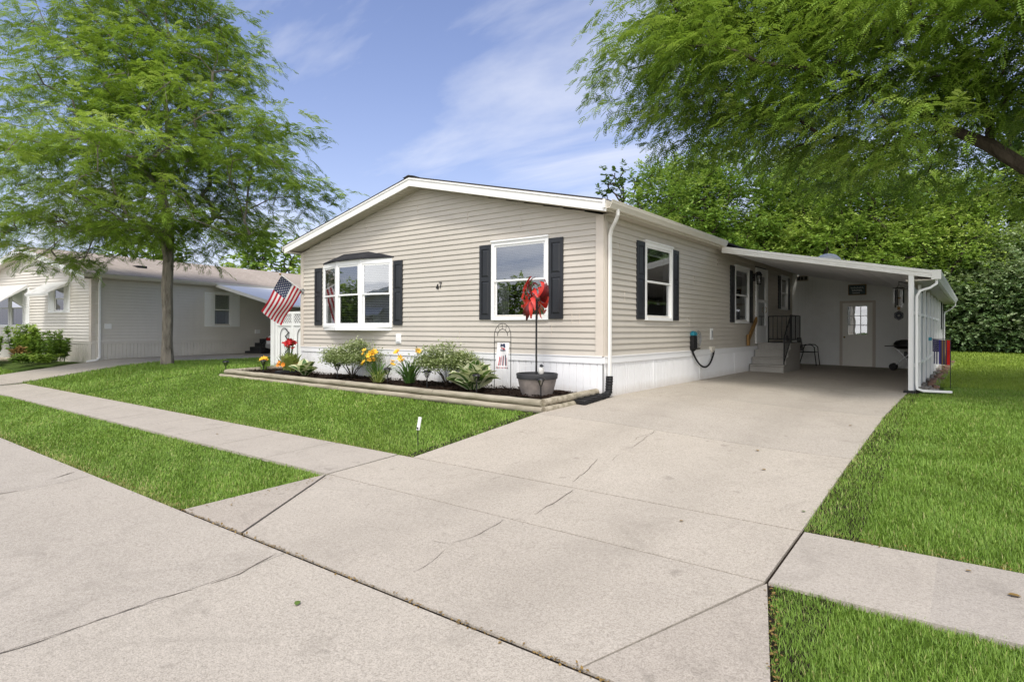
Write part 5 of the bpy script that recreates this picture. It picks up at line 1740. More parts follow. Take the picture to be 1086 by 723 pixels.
# white car parked under the neighbour's carport
p = nloc(2.25, 8.6)
T = thing('parked_car', (0, 0, 0), 'white car parked under the neighbouring carport behind the flag', 'car')
b = MB()
prof = [(-2.2, .30), (-2.25, .62), (-2.15, .88), (-1.2, .98), (-.55, 1.42), (1.0, 1.46), (1.75, 1.05), (2.2, .95), (2.25, .5), (2.2, .3)]
b.slab([(-.85, q[0], q[1]) for q in prof], (1.7, 0, 0)); b.build('body', M['carpaint'], T, bevel=.07)
b = MB(); b.slab([(-.80, -1.13, 1.03), (.80, -1.13, 1.03), (.70, -.60, 1.405), (-.70, -.60, 1.405)], (0, -.012, .010)); b.build('windscreen', M['dark'], T)
for sx in (-.862, .858):
    b = MB(); b.slab([(sx, -.95, 1.0), (sx, 1.45, 1.02), (sx, .95, 1.38), (sx, -.48, 1.36)], (.006, 0, 0)); b.build('side_window', M['dark'], T)
    for yy in (-1.4, 1.4):
        b = MB(); b.tube([(sx * .82, yy, .31), (sx * 1.02, yy, .31)], .31, 20); wh = b.build('tyre', M['rubber'], T, bevel=.03)
        b = MB(); b.tube([(sx * 1.0, yy, .31), (sx * 1.03, yy, .31)], .2, 14); b.build('rim', M['steel'], wh)
    b = MB(); b.box(sx * .72 - .14, sx * .72 + .14, -2.275, -2.19, .66, .80); b.build('headlight', M['tail'], T, bevel=.02)
b = MB(); b.box(-.8, .8, -2.30, -2.2, .34, .52); b.build('bumper', M['grey'], T, bevel=.03)
move_to(T, p, R(9)); 
p = nloc(.55, 6.35)
T = thing('side_steps', (0, 0, 0), 'dark wooden steps against the neighbouring house wall under its carport', 'steps')
b = MB()
for k in range(4): b.box(-.5, .5, k * .26, k * .26 + .30, 0, .18 * (k + 1))
b.build('step_block', M['barrelrim'], T)
b = MB(); b.tube([(.48, .05, .5), (.48, 1.1, 1.3)], .04, 6); b.tube([(.48, .05, 0), (.48, .05, .5)], .04, 6); b.tube([(.48, 1.1, 0), (.48, 1.1, 1.3)], .04, 6); b.build('handrail', M['shutter'], T)
move_to(T, p, R(9))
# neighbour's bed edging
o = MB()

def herb(c, h, r, n, mat, label, leaf=.10, upright=.8, name='leafy_plant'):
    """leafy stems: n leaves along several stems"""
    T = thing(name, c, label, 'plant')
    st = MB(); P, D = [], []
    n = int(n * 2.2); leaf *= 1.25
    ns = max(5, int(r * 30))
    for k in range(ns):
        a = random.uniform(0, 6.28); rr_ = r * math.sqrt(random.random())
        top = Vector(c) + Vector((math.cos(a) * rr_, math.sin(a) * rr_, h * random.uniform(.55, 1.05)))
        bot = Vector(c) + Vector((math.cos(a) * rr_ * .5, math.sin(a) * rr_ * .5, 0))
        st.tube([bot, top], [.009, .004], 4)
        for j in range(max(1, n // ns)):
            t = random.uniform(.15, 1) ** .8
            P.append(tuple(bot.lerp(top, t)))
            b_ = random.uniform(0, 6.28)
            D.append((math.cos(b_), math.sin(b_), random.uniform(-.3, .9)))
    st.build('stems', M['herb'], T)
    P, D = np.array(P), np.array(D)
    lf = [(0, 0, 0), (.35, -.2, .08), (.75, -.15, .05), (1, 0, -.06), (.75, .15, .05), (.35, .2, .08)]
    inst_mesh('foliage', lf, [(0, 1, 2, 3, 4, 5)], P, orient(D, roll=RNG.normal(0, .4, len(P))), leaf * RNG.uniform(.6, 1.3, len(P)), [mat], T, rnd=np.clip(.15 + .6 * (P[:, 2] - c[2]) / h + RNG.normal(0, .15, len(P)), 0, 1))
    return T


for (lx_, ly_, h, r, n, mat, leaf, lab) in (
        (-6.6, -1.0, 1.0, .55, 420, 'deep', .16, 'dark broad leaved bush under the left awning window of next door'),
        (-5.6, -1.25, .95, .6, 520, 'herb', .15, 'bright leafy clump below the awning window of next door'),
        (-4.75, -1.7, .45, .45, 200, 'hosta_g', .24, 'low hosta like clump at the front of the next door bed'),
        (-3.9, -.9, 1.5, .42, 520, 'herb', .12, 'tallest stemmy green plant in the next door bed'),
        (-3.1, -1.0, 1.35, .45, 520, 'lime', .11, 'tall yellow green plant in the middle of the next door bed'),
        (-2.4, -.9, 1.15, .42, 480, 'herb', .11, 'upright green plant right of centre in the next door bed'),
        (-1.5, -.8, 1.15, .45, 420, 'herb', .10, 'dark upright plant near the downspout of next door'),
        (-.85, -.9, 1.05, .42, 460, 'herb', .11, 'dark bushy plant beside the white downspout of next door'),
        (-1.3, -1.75, .3, .5, 300, 'herb', .12, 'low spreading plant over the bed edging by the drive'),
        (-.5, -1.5, .32, .45, 260, 'lime', .12, 'low yellow green plant at the corner of the next door drive')):
    herb(nloc(lx_ + .65, ly_), h * .92, r, n, M[mat], lab, leaf)
p = nloc(-1.95, -1.35); herb(p, .5, .25, 90, M['litter'], 'rust brown dried plant in the next door bed', .16)
a, c2 = nloc(-6.6, -2.05, .08), nloc(-2.2, -2.1, .10)
o = timber_log('bed_edging', a, c2, .08, 'weathered dark timber edging the next door flower bed', 'next door bed edging')
o = timber_log('bed_edging', nloc(-2.15, -2.1, .10), nloc(-1.2, -1.3, .10), .08, 'short slanting timber edging at the end of the next door bed', 'next door bed edging')

# ------------------------------------------------------------------ trees
class Skel:
    def __init__(self): self.p, self.par = [], []
    def add(self, p, par):
        self.p.append(Vector(p)); self.par.append(par); return len(self.p) - 1


def branch_mesh(sk, r_tip, r_max, power, mat, parent, flare=1.0, name='trunk', sides=7):
    n = len(sk.p)
    cnt = [0] * n
    kids = [[] for _ in range(n)]
    for i in range(n):
        if sk.par[i] >= 0: kids[sk.par[i]].append(i)
    for i in range(n - 1, -1, -1):
        if not kids[i]: cnt[i] += 1
        if sk.par[i] >= 0: cnt[sk.par[i]] += cnt[i]
    tot = max(cnt)
    def rad(i): return max(r_tip, r_max * (cnt[i] / tot) ** power)
    b = MB()
    for i in range(n):
        if sk.par[i] < 0: continue
        # follow chains so that limbs are continuous tubes
        p = sk.par[i]
        big = max(kids[p], key=lambda q: cnt[q])
        if i == big and sk.par[p] >= 0: continue
        chain = [p, i]
        while kids[chain[-1]]:
            chain.append(max(kids[chain[-1]], key=lambda q: cnt[q]))
        rr_ = [min(rad(chain[1]) * 1.1, rad(p))] + [rad(q) for q in chain[1:]]
        if sk.par[p] < 0: rr_[0] = rad(p) * flare
        rr_ = [r * random.uniform(.95, 1.06) for r in rr_]
        b.tube([sk.p[q] for q in chain], rr_, sides if rr_[0] > .03 else 4, caps=False)
    return b.build(name, mat, parent, smooth=True, recalc=False)


def sample_crown(ells, n, mind, seed, shell=.55):
    """points in a union of ellipsoids (cx,cy,cz,rx,ry,rz), preferring the outer shell, at least mind apart"""
    r = np.random.default_rng(seed)
    vol = np.array([e[3] * e[4] * e[5] for e in ells]) ** .8; vol /= vol.sum()
    pts = []
    tries = 0
    while len(pts) < n and tries < n * 60:
        tries += 1
        e = ells[r.choice(len(ells), p=vol)]
        d = r.normal(size=3); d /= np.linalg.norm(d)
        rho = shell + (1 - shell) * r.random() if r.random() < .75 else r.random() ** .5
        p = np.array(e[:3]) + d * rho * np.array(e[3:]) * r.uniform(.9, 1.06)
        if all(np.sum((p - q) ** 2) > mind * mind for q in pts[-400:]): pts.append(p)
    return np.array(pts)


def grow(base, fork, clusters, top=None, wob=.12, seed=1, limbs=()):
    rr_ = random.Random(seed)
    sk = Skel()
    b0 = Vector(base); f = Vector(fork)
    k = sk.add(b0, -1)
    for i in range(1, 5):
        q = b0.lerp(f, i / 4)
        if i < 4: q += Vector((rr_.uniform(-.04, .04), rr_.uniform(-.04, .04), 0))
        k = sk.add(q, k)
    forki = k
    cand = [forki]
    if top is not None:
        tp = Vector(top)
        for i in range(1, 8):
            q = f.lerp(tp, i / 7) + Vector((rr_.uniform(-.2, .2), rr_.uniform(-.2, .2), 0)) * (i < 7)
            k = sk.add(q, k); cand.append(k)
    for lb in limbs:
        k = forki
        for q in lb:
            a = sk.p[k].copy()
            for t in (.34, .67, 1):
                k = sk.add(a.lerp(Vector(q), t) + Vector((rr_.uniform(-.05, .05), rr_.uniform(-.05, .05), rr_.uniform(-.05, .05))), k); cand.append(k)
    order = sorted(range(len(clusters)), key=lambda i: (Vector(clusters[i]) - f).length)
    for ci in order:
        c = Vector(clusters[ci])
        best, bc = None, 1e9
        dc = (c - f).length
        for q in cand:
            v = c - sk.p[q]
            L = v.length
            if (sk.p[q] - f).length > dc + .3: continue
            g = sk.p[q] - (sk.p[sk.par[q]] if sk.par[q] >= 0 else b0)
            ang = 0
            if g.length > 1e-4 and L > 1e-4: ang = 1 - g.normalized().dot(v / L)
            cost = L * (1 + .45 * ang) + (.25 * max(0, sk.p[q].z - c.z))
            if cost < bc: bc, best = cost, q
        k = best
        a = sk.p[best].copy()
        L = (c - a).length
        m = max(2, int(L / 1.0) + 1)
        for i in range(1, m + 1):
            t = i / m
            q = a.lerp(c, t) + Vector((0, 0, .10 * L * math.sin(math.pi * t)))
            if i < m: q += Vector((rr_.gauss(0, wob), rr_.gauss(0, wob), rr_.gauss(0, wob * .6))) * min(1, L)
            k = sk.add(q, k); cand.append(k)
    return sk


def frond_template(pairs, w=.30, lw=.16, droop=.25):
    """pinnate leaf: leaflet quads along a drooping stalk of length 1"""
    vs, fs = [], []
    for i in range(pairs):
        t = (i + .6) / pairs
        z = -droop * t * t
        ln = w * (1 - .45 * abs(2 * t - .9))
        for s in (-1, 1):
            b0 = len(vs)
            vs += [(t, 0, z), (t + lw * .4 + ln * .12, s * ln * .45, z + .02 - ln * .05), (t + ln * .35, s * ln, z - ln * .22), (t - lw * .55 + ln * .1, s * ln * .5, z - ln * .08)]
            fs.append((b0, b0 + 1, b0 + 2, b0 + 3) if s > 0 else (b0, b0 + 3, b0 + 2, b0 + 1))
    return vs, fs


LEAF = ([(0, 0, 0), (.3, -.3, .05), (.75, -.28, -.02), (1, 0, -.12), (.75, .28, -.02), (.3, .3, .05)], [(0, 1, 2, 3), (0, 3, 4, 5)])
LEAF1 = ([(0, 0, 0), (.5, -.32, .06), (1, 0, -.1), (.5, .32, .06)], [(0, 1, 2, 3)])


def crown_leaves(clusters, center, per, rad, size, tmpl, mat, parent, seed, droop=.25, name='crown', outward=.7, flat=.45, zvar=.55, tint=.13, spray=11, slen=.62):
    """leaves set along drooping sprays; several sprays make a clump round every branch end"""
    r = np.random.default_rng(seed)
    nC = len(clusters)
    k = np.repeat(np.arange(nC), r.poisson(per / spray * r.uniform(.5, 1.45, nC)))
    nS = len(k)
    csz = r.uniform(.7, 1.25, nC)
    g = np.clip(r.normal(size=(nS, 3)), -1.7, 1.7) * .5 * csz[k][:, None] * rad
    g[:, 2] *= flat
    O = clusters[k] + g
    out = O - np.array(center)[None]; out[:, 2] *= .3
    out /= np.maximum(np.linalg.norm(out, axis=1, keepdims=True), .2)
    loc = g / np.maximum(np.linalg.norm(g, axis=1, keepdims=True), .05)
    ds = out * outward + loc * .45 + r.normal(size=(nS, 3)) * .4
    ds[:, 2] = ds[:, 2] * zvar - droop * .6
    ds /= np.linalg.norm(ds, axis=1, keepdims=True)
    side = np.cross(ds, np.array([0, 0, 1.0]))
    side /= np.maximum(np.linalg.norm(side, axis=1, keepdims=True), .1)
    L = slen * r.uniform(.6, 1.3, nS)
    rs = np.clip(.44 + r.normal(0, .15, nC)[k] + tint * g[:, 2] / (rad * .5 * flat) + r.normal(0, .15, nS), 0, 1)  # light clump tops, dark undersides and spray contrast put into the leaf colour
    q = np.repeat(np.arange(nS), spray)
    j = np.tile(np.arange(spray), nS)
    t = (j + .5) / spray
    sg = np.where(j % 2 == 0, 1.0, -1.0)
    n = len(q)
    P = O[q] + ds[q] * (L[q] * (t - .35))[:, None] + r.normal(size=(n, 3)) * .022
    P[:, 2] -= droop * L[q] * t * t * .8
    d = ds[q] * (.35 + .75 * t)[:, None] + side[q] * (sg * (1.05 - .75 * t))[:, None] + r.normal(size=(n, 3)) * .20
    d[:, 2] -= droop * .7 * (.4 + t)
    rv = np.clip(rs[q] + .12 * (t - .5) + r.normal(0, .07, n), 0, 1)
    return inst_mesh(name, tmpl[0], tmpl[1], P, orient(d, roll=r.normal(0, .35, n)), size * (1.1 - .35 * t) * r.uniform(.8, 1.25, n), [mat], parent, rnd=rv)


# the honey locust on the lawn between the houses
tb = (-20.2, 8.45, gzf(-20.2, 8.45) - .05)
T = thing('locust_tree', tb, 'honey locust tree with layered feathery crown on the lawn between the two homes', 'tree')
tx, ty_ = tb[0], tb[1]
ells = [(tx - 2.2, ty_ - 1.7, 3.2, 3.4, 3.2, 1.3), (tx, ty_, 3.3, 3.0, 3.0, 1.2), (tx, ty_, 4.3, 5.1, 4.9, 1.8), (tx - .4, ty_, 6.6, 4.4, 4.3, 2.3), (tx - 1.0, ty_, 9.0, 3.7, 3.6, 2.2), (tx - 1.2, ty_, 11.0, 2.7, 2.7, 1.9)]
cl = sample_crown(ells, 330, .66, 11, .45)
# layered plates: pull cluster heights towards tiers
cl[:, 2] += .12 * np.sin(cl[:, 2] * 3.3 + cl[:, 0] * .35)
cl = cl[cl[:, 2] > 1.95]
sk = grow(tb, (tx + .05, ty_, 1.95), cl, (tx - .6, ty_ + .1, 10.5), seed=3)
branch_mesh(sk, .008, .165, .50, M['bark'], T, 1.3)
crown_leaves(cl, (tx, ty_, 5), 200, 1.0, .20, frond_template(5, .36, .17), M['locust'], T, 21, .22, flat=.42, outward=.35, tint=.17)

# the big locust whose limbs reach in from the right
tb = (5.6, 14.2, gzf(5.6, 14.2) - .05)
T = thing('overhanging_locust', tb, 'large locust tree whose long limbs hang over the carport from the right', 'tree')
ells = [(-5.0, 12, 6.1, 1.4, 1.9, 1.7), (-3.7, 12.1, 5.2, 1.8, 2.2, 2.1), (-2, 12.5, 4.6, 2.1, 2.4, 2.1), (0, 12.5, 4.2, 2.2, 2.6, 2.0), (2.1, 13, 3.9, 2.4, 2.6, 2.0), (4.5, 13.6, 4.4, 2.6, 2.8, 2.2), (-2.2, 12.6, 7.4, 3.0, 2.8, 1.7), (1.5, 13.2, 7.6, 4.2, 3.4, 2.4), (5.4, 14, 8.6, 4.2, 4.0, 3.0)]
cl = sample_crown(ells, 430, .56, 12, .3)
cl = cl[~((cl[:, 1] < 13.3) & (cl[:, 0] > -.9) & (cl[:, 0] < 2.2) & (cl[:, 2] > 2.2 + .1 * cl[:, 0]) & (cl[:, 2] < 3.9 - .35 * cl[:, 0]))]
sk = grow(tb, (5.2, 14.0, 1.3), cl, (4.6, 14, 9.5), seed=5, wob=.10, limbs=[[(2.9, 13.4, 1.75), (.63, 13.0, 2.62), (-.8, 13.0, 3.95), (-2.4, 12.7, 5.1)], [(3.4, 13.2, 3.9), (1.0, 12.8, 5.4), (-1.8, 12.4, 6.3), (-4.2, 12.1, 6.9)]])
branch_mesh(sk, .006, .275, .56, M['bark_d'], T, 1.2)
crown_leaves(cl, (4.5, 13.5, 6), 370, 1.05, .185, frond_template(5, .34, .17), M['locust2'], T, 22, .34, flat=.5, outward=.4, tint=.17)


def far_tree(name, base, h, rx, mat, label, seed, ncl=110, per=120, leaf=.26, trunk=.25, low=.25, ells=None, tm=LEAF, group=None, bark=None):
    bx, by, bz = base
    T = thing(name, base, label, 'tree', group)
    if ells is None:
        ells = [(bx, by, bz + h * (low + .22), rx, rx, h * .22), (bx, by, bz + h * (low + .42), rx * .9, rx * .9, h * .26), (bx + rx * .1, by, bz + h * .80, rx * .6, rx * .6, h * .2)]
    cl = sample_crown(ells, ncl, rx * .24, seed, .55)
    sk = grow(base, (bx, by, bz + h * max(.12, low * .8)), cl, (bx, by, bz + h * .85), seed=seed, wob=.15)
    branch_mesh(sk, .014, trunk, .45, bark or M['bark_d'], T, 1.2, sides=6)
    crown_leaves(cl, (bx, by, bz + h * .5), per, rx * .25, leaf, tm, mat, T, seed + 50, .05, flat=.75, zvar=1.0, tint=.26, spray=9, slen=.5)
    return T


def put_copy(src, loc, rz, sc, label):
    c = copy_tree(src); move_to(c, loc, rz, sc); c['label'] = label
    return c


def G(x, y): return gzf(x, y) - .05
# woodland behind the house and carport
t1 = far_tree('maple_tree', (-12.6, 36, G(-12.6, 36)), 12.2, 4.6, M['maple'], 'tall green maple directly behind the entry side of the home', 31, 160, 600, .15, low=.12)
t2 = far_tree('maple_tree', (-5.4, 37.5, G(-5.4, 37.5)), 10.4, 4.3, M['lime'], 'yellow green tree rising behind the shed roof', 33, 150, 640, .14, low=.06)
t3 = far_tree('dark_tree', (2.9, 47, G(3, 47)), 16.0, 4.6, M['deep'], 'dark tall tree standing behind the pale tree at right', 35, 140, 260, .24, low=.06)
put_copy(t1, (-8.6, 41, G(-8.6, 41)), 2.1, 1.0, 'second tall maple, behind the middle of the carport roof')
put_copy(t1, (-16.8, 41, G(-16.8, 41)), 4.0, 1.06, 'tall maple at the left end of the woodland above the side wall eave')
put_copy(t2, (-1.1, 39, G(-1.1, 39)), 1.2, (.86, .86, .9), 'pale lime green tree above the right end of the carport gutter')
put_copy(t3, (-3.0, 50, G(-3, 50)), 2.0, .95, 'dark tree seen through the gap behind the carport gutter')
put_copy(t3, (8.6, 44, G(8.6, 44)), 1.0, 1.0, 'dark tall tree at the right edge of the photograph')
put_copy(t3, (-11, 52, G(-11, 52)), 3.0, 1.02, 'dark tree in shade at the back of the woodland behind the maples')
put_copy(t2, (4.0, 40.5, G(4, 40.5)), 3.3, (.8, .8, .85), 'small yellow green tree behind the hedge at the right edge')
put_copy(t1, (-21.5, 50, G(-21.5, 50)), 5.0, .88, 'distant maple low behind the roof of the home')
# sparse tree whose top shows over the roof
bx, by = -23.6, 46
far_tree('sparse_tree', (bx, by, G(bx, by)), 15.2, 3.0, M['deep'], 'thin topped dark tree peeking above the right roof slope', 41, 60, 30, .30, .2, .4,
         ells=[(bx, by, 12.0, 2.4, 2.4, 1.6), (bx - .3, by, 9, 2.2, 2.2, 2.0)])
# bright trees behind the neighbouring house
t4 = far_tree('bright_tree', (-47, 27, G(-47, 27)), 9.0, 4.8, M['lime'], 'bright green tree behind the neighbouring roof, left of the roof vent', 43, 110, 130, .34, low=.1)
put_copy(t4, (-38.5, 28, G(-38.5, 28)), 2.0, (.85, .85, .78), 'bright green tree behind the neighbouring roof beside the flag')
put_copy(t4, (-60, 24, G(-60, 24)), 4.0, 1.1, 'bright green tree farthest left behind the neighbouring roof')
put_copy(t4, (-58, 40, G(-58, 40)), 1.0, 1.05, 'bright green tree in the second row behind the neighbouring roof')


def bush(base, h, r, mat, label, seed, ncl=60, per=150, leaf=.2):
    bx, by, bz = base
    T = thing('hedge_shrub', base, label, 'shrub')
    ells = [(bx, by, bz + h * .28, r, r, h * .32), (bx, by, bz + h * .58, r * .85, r * .85, h * .4)]
    cl = sample_crown(ells, ncl, r * .18, seed, .6)
    sk = grow(base, (bx, by, bz + h * .15), cl, None, seed=seed)
    branch_mesh(sk, .012, .09, .45, M['bark_d'], T, 1.1, name='stems', sides=5)
    crown_leaves(cl, (bx, by, bz + h * .3), per, r * .5, leaf, LEAF, mat, T, seed + 9, .12, flat=.75, name='foliage', zvar=.9, tint=.24, spray=8, slen=.38)
    return T


s1 = bush((.0, 37.0, G(0, 37)), 4.6, 2.3, M['hedge'], 'large broad leaved shrub at the left end of the hedge by the shed', 61, 100, 720, .13)
for (x_, y_, sc_, rz_, lab) in ((2.7, 36.2, (1, 1, 1.08), 1.1, 'tall grey green shrub in the middle of the hedge'), (5.4, 35.6, (1.05, 1.05, 1.15), 2.4, 'tallest grey green shrub at the right of the hedge'), (-2.6, 38.2, (.95, .95, 1.05), 3.6, 'shrub mostly hidden behind the shed wall'), (8.4, 35, (1.1, 1.1, 1.1), 5, 'shrub beyond the right edge of the hedge'), (1.3, 38.8, (1, 1, 1.2), 4.4, 'shrub filling the second row of the hedge'), (4.2, 39, (1, 1, 1.25), .4, 'dark gap shrub in the second row at right')):
    put_copy(s1, (x_, y_, G(x_, y_)), rz_, sc_, lab)

# trees and a house across the street, seen mirrored in the window panes
put_copy(t4, (-34, -27, G(-34, -27)), .7, .7, 'small street tree mirrored in the front window')
put_copy(t4, (-50, -22, G(-50, -22)), 2.7, .7, 'street tree mirrored in the middle bay window pane')
put_copy(t4, (-58, -22, G(-58, -22)), 1.7, 1.1, 'tall street tree mirrored in the bay window')
put_copy(t4, (20, 14, G(20, 14)), 1.7, .95, 'tree mirrored in the side windows')
hc = copy_tree(NH); hc['label'] = 'home across the street mirrored in the right bay window pane'
hc.location = (-22, -15, -1.6 + EYE); hc.rotation_euler = (0, 0, R(180))

# ------------------------------------------------------------------ grass
def in_poly(x, y, poly):
    c = np.zeros(len(x), bool)
    n = len(poly)
    for i in range(n):
        x0, y0 = poly[i]; x1, y1 = poly[(i + 1) % n]
        m = ((y0 > y) != (y1 > y)) & (x < (x1 - x0) * (y - y0) / (y1 - y0 + 1e-12) + x0)
        c ^= m
    return c


CC, SS = math.cos(R(37.55)), math.sin(R(37.55))
def grass(name, poly, label, dmax, h=.075, mat='grass', zoff=-.035, far_cap=60, seed=1, edge_long=True, zref=4.0):
    r = np.random.default_rng(seed)
    P = np.array(poly)
    x0, y0 = P.min(0); x1, y1 = P.max(0)
    xs_, ys_ = [], []
    # stratified over cells so that the density falls with distance from the street
    cs = .25
    for cx_ in np.arange(x0, x1, cs):
        for cy_ in np.arange(y0, y1, cs):
            mx_, my_ = cx_ + cs / 2, cy_ + cs / 2
            Zd = my_ * CC - mx_ * SS; Xd = mx_ * CC + my_ * SS
            if Zd < .8 or abs(Xd) > Zd * .86 + 3.2: continue
            dens = dmax * min(1, (zref / max(Zd, 1.0)) ** 1.6)
            if Zd > far_cap: continue
            k = r.poisson(dens * cs * cs)
            xs_.append(r.uniform(cx_, cx_ + cs, k)); ys_.append(r.uniform(cy_, cy_ + cs, k))
    x, y = np.concatenate(xs_), np.concatenate(ys_)
    jx = .022 * np.sin(y * 31 + 2 * np.sin(y * 11)) + r.normal(0, .014, len(x)); jy = .020 * np.sin(x * 27 + 2 * np.sin(x * 9.3)) + r.normal(0, .014, len(x))
    m = in_poly(x + jx, y + jy, poly)
    x, y = x[m], y[m]
    Zd = y * CC - x * SS
    n = len(x)
    z = gz(x, y) + zoff
    wide = np.clip(Zd / zref, 1, 9) ** .72
    pat = .5 + .5 * np.sin(x * 1.7 + 1.3 * np.sin(y * 1.1)) * np.cos(y * 1.4 + .7 * np.sin(x * .8))
    hh = h * (.84 + .18 * pat) * r.uniform(.55, 1.3, n)
    az = r.uniform(0, 2 * math.pi, n) ; lean = np.abs(r.normal(0, .55, n))
    az = np.where(r.random(n) < .22, 2.2 * np.sin(x * 2.1 + 1.7 * np.sin(y * 1.9)) + 2.4 * np.cos(y * 2.7 + x) + r.normal(0, .6, n), az)
    d = np.stack([np.cos(az) * np.sin(lean), np.sin(az) * np.sin(lean), np.cos(lean)], 1)
    up = np.stack([np.cos(az), np.sin(az), np.zeros(n)], 1)
    O = orient(d, up)
    S = np.stack([hh, (.0044 * wide) * r.uniform(.7, 1.3, n), hh], 1)
    tv = [(0, -.5, 0), (0, .5, 0), (.55, -.42, .04), (.55, .42, .04), (1.0, 0, .22)]
    tf = [(0, 1, 3, 2), (2, 3, 4)]
    T_ = np.stack([x, y, z], 1)
    rv = np.clip(.45 +   .16 * (pat - .5) + .07 * np.sin(x * 6.1 + 3 * np.sin(y * 4.3)) + r.normal(0, .22, n), 0, 1)
    dry = r.random(n) < .03 + .85 * np.exp(-np.abs(y - 2.45) / .13) + .6 * np.exp(-np.abs(y - 5.03) / .06) + .22 * np.exp(-np.abs(x + 1.03) / .06) * (y > 5)
    rv[dry] = 1.0
    o = inst_mesh(name, tv, tf, T_, O, S, [M[mat]], None, rnd=rv)
    return tag(o, label, 'grass', kind='stuff')


grass('grass_strip', [(-1.0, 4.01), (-.62, 2.47), (14, 2.47), (14, 4.01)], 'mown grass strip between the kerb and sidewalk at lower right', 14000, .05, seed=2)
grass('grass_strip', [(-34, 2.475), (-5.63, 2.475), (-5.64, 3.9), (-5.7, 3.98), (-34, 3.97)], 'mown grass strip between the kerb and sidewalk at left', 11000, .046, seed=3)
grass('front_lawn', [(-16.6, 5.01), (-5.345, 5.01), (-5.19, 7.5), (-15.1, 7.5), (-16.0, 8.0)], 'mown front lawn before the flower bed', 12000, .046, seed=4)
grass('side_lawn', [(-21.25, 5.01), (-16.78, 5.01), (-16.16, 8.05), (-15.2, 8.0), (-14.85, 9.9), (-16.9, 10.1), (-17.5, 14), (-21.9, 14), (-21.7, 11)], 'grass around the tree trunk between the two homes', 9000, .09, seed=5)
grass('right_lawn', [(-1.07, 5.05), (14, 5.05), (14, 16), (-.5, 16), (-.5, 14.2), (-1.0, 13.95), (-1.07, 13.9)], 'thick grass lawn to the right of the driveway', 12000, .056, seed=6)
grass('back_lawn', [(-.7, 16), (16, 16), (16, 38), (-1.0, 38)], 'sunny back lawn reaching to the hedge', 9000, .08, 'grass_far', seed=7)
grass('neighbour_lawn', [(-36, 5.07), (-24.7, 5.07), (-25.0, 5.8), (-28.0, 6.0), (-36, 5.6)], 'grass before the neighbouring flower bed', 8000, .08, seed=8)

# dry bits along the kerb joint and lawn edges
N = 1500
lx0 = np.concatenate([RNG.uniform(-5.6, -.6, 300), RNG.uniform(-.95, -.6, 120), RNG.uniform(-5.6, -5.35, 60), RNG.uniform(-1.0, 7, 620), RNG.uniform(-12, -5.4, 400)])
ly0 = np.concatenate([RNG.normal(2.475, .012, 300), RNG.uniform(2.55, 3.95, 120), RNG.uniform(2.6, 4, 60), RNG.normal(5.055, .03, 620), np.where(np.arange(400) < 200, RNG.normal(2.50, .03, 400), RNG.normal(5.03, .02, 400))])
lx0[300:420] = -.62 - (ly0[300:420] - 2.55) * .27 + RNG.normal(0, .015, 120)
T_ = np.stack([lx0, ly0, gz(lx0, ly0) + .006], 1)
dd = RNG.normal(size=(N, 3)); dd[:, 2] *= .25
tag(inst_mesh('leaf_litter', LEAF1[0], LEAF1[1], T_, orient(dd), RNG.uniform(.008, .028, N), [M['litter']]), 'tiny dry leaf bits collected along the kerb and lawn edges', 'litter', kind='stuff')
fl0 = None
for i, (x_, y_, s_, lab) in enumerate(((-3.23, 2.1, .075, 'green leaf lying on the road before the apron'), (-2.0, 7.2, .07, 'curled leaf lying on the upper driveway slab'), (-1.75, 6.5, .07, 'leaf lying near the right edge of the driveway'), (-1.15, 5.45, .05, 'small leaf at the driveway edge by the right lawn'), (.15, 4.6, .09, 'thin brown twig like leaf on the right sidewalk'), (-.05, 4.85, .05, 'small dark leaf on the right sidewalk'), (-8.9, 4.4, .06, 'leaf lying on the left sidewalk'), (-1.9, 4.7, .05, 'small dark leaf on the lower driveway slab'), (-1.35, 9.2, .07, 'leaf lying on the driveway beside the lawn edge'))):
    T_ = np.array([[x_, y_, gzf(x_, y_) + .010]])
    o = inst_mesh('fallen_leaf', LEAF[0], LEAF[1], T_, orient(np.array([[1, .3 * i - 1, .1]])), np.array([s_]) * .75, [M['greenleaf'] if i in (0, 3) else M['litter']], org=(x_, y_, gzf(x_, y_)))
    tag(o, lab, 'leaf', 'fallen leaves on the paving')

# ------------------------------------------------------------------ light, sky, camera
SUN_EL, SUN_AZ = R(58), R(28)          # azimuth from -y towards +x
wd = bpy.data.worlds.new('World'); SC.world = wd
wd.use_nodes = True
nt = wd.node_tree; nt.nodes.clear()
out = nt.nodes.new('ShaderNodeOutputWorld')
sky = nt.nodes.new('ShaderNodeTexSky'); sky.sky_type = 'NISHITA'; sky.sun_disc = False
sky.sun_elevation = SUN_EL; sky.sun_rotation = math.pi - SUN_AZ
sky.air_density = 1.0; sky.dust_density = 1.2; sky.ozone_density = 2.2
bg = nt.nodes.new('ShaderNodeBackground'); bg.inputs['Strength'].default_value = .15
tc = nt.nodes.new('ShaderNodeTexCoord')
sep = nt.nodes.new('ShaderNodeSeparateXYZ'); nt.links.new(tc.outputs['Generated'], sep.inputs[0])
def wm(op, a, b=0.):
    m = nt.nodes.new('ShaderNodeMath'); m.operation = op
    for s, v in ((m.inputs[0], a), (m.inputs[1], b)):
        if isinstance(v, (int, float)): s.default_value = v
        else: nt.links.new(v, s)
    return m.outputs[0]
def wmix(f, a, b, mode='MIX'):
    m = nt.nodes.new('ShaderNodeMix'); m.data_type = 'RGBA'; m.blend_type = mode
    for s, v in ((m.inputs[0], f), (m.inputs[6], a), (m.inputs[7], b)):
        if isinstance(v, (int, float)): s.default_value = v
        elif isinstance(v, tuple): s.default_value = (*v, 1)
        else: nt.links.new(v, s)
    return m.outputs[2]
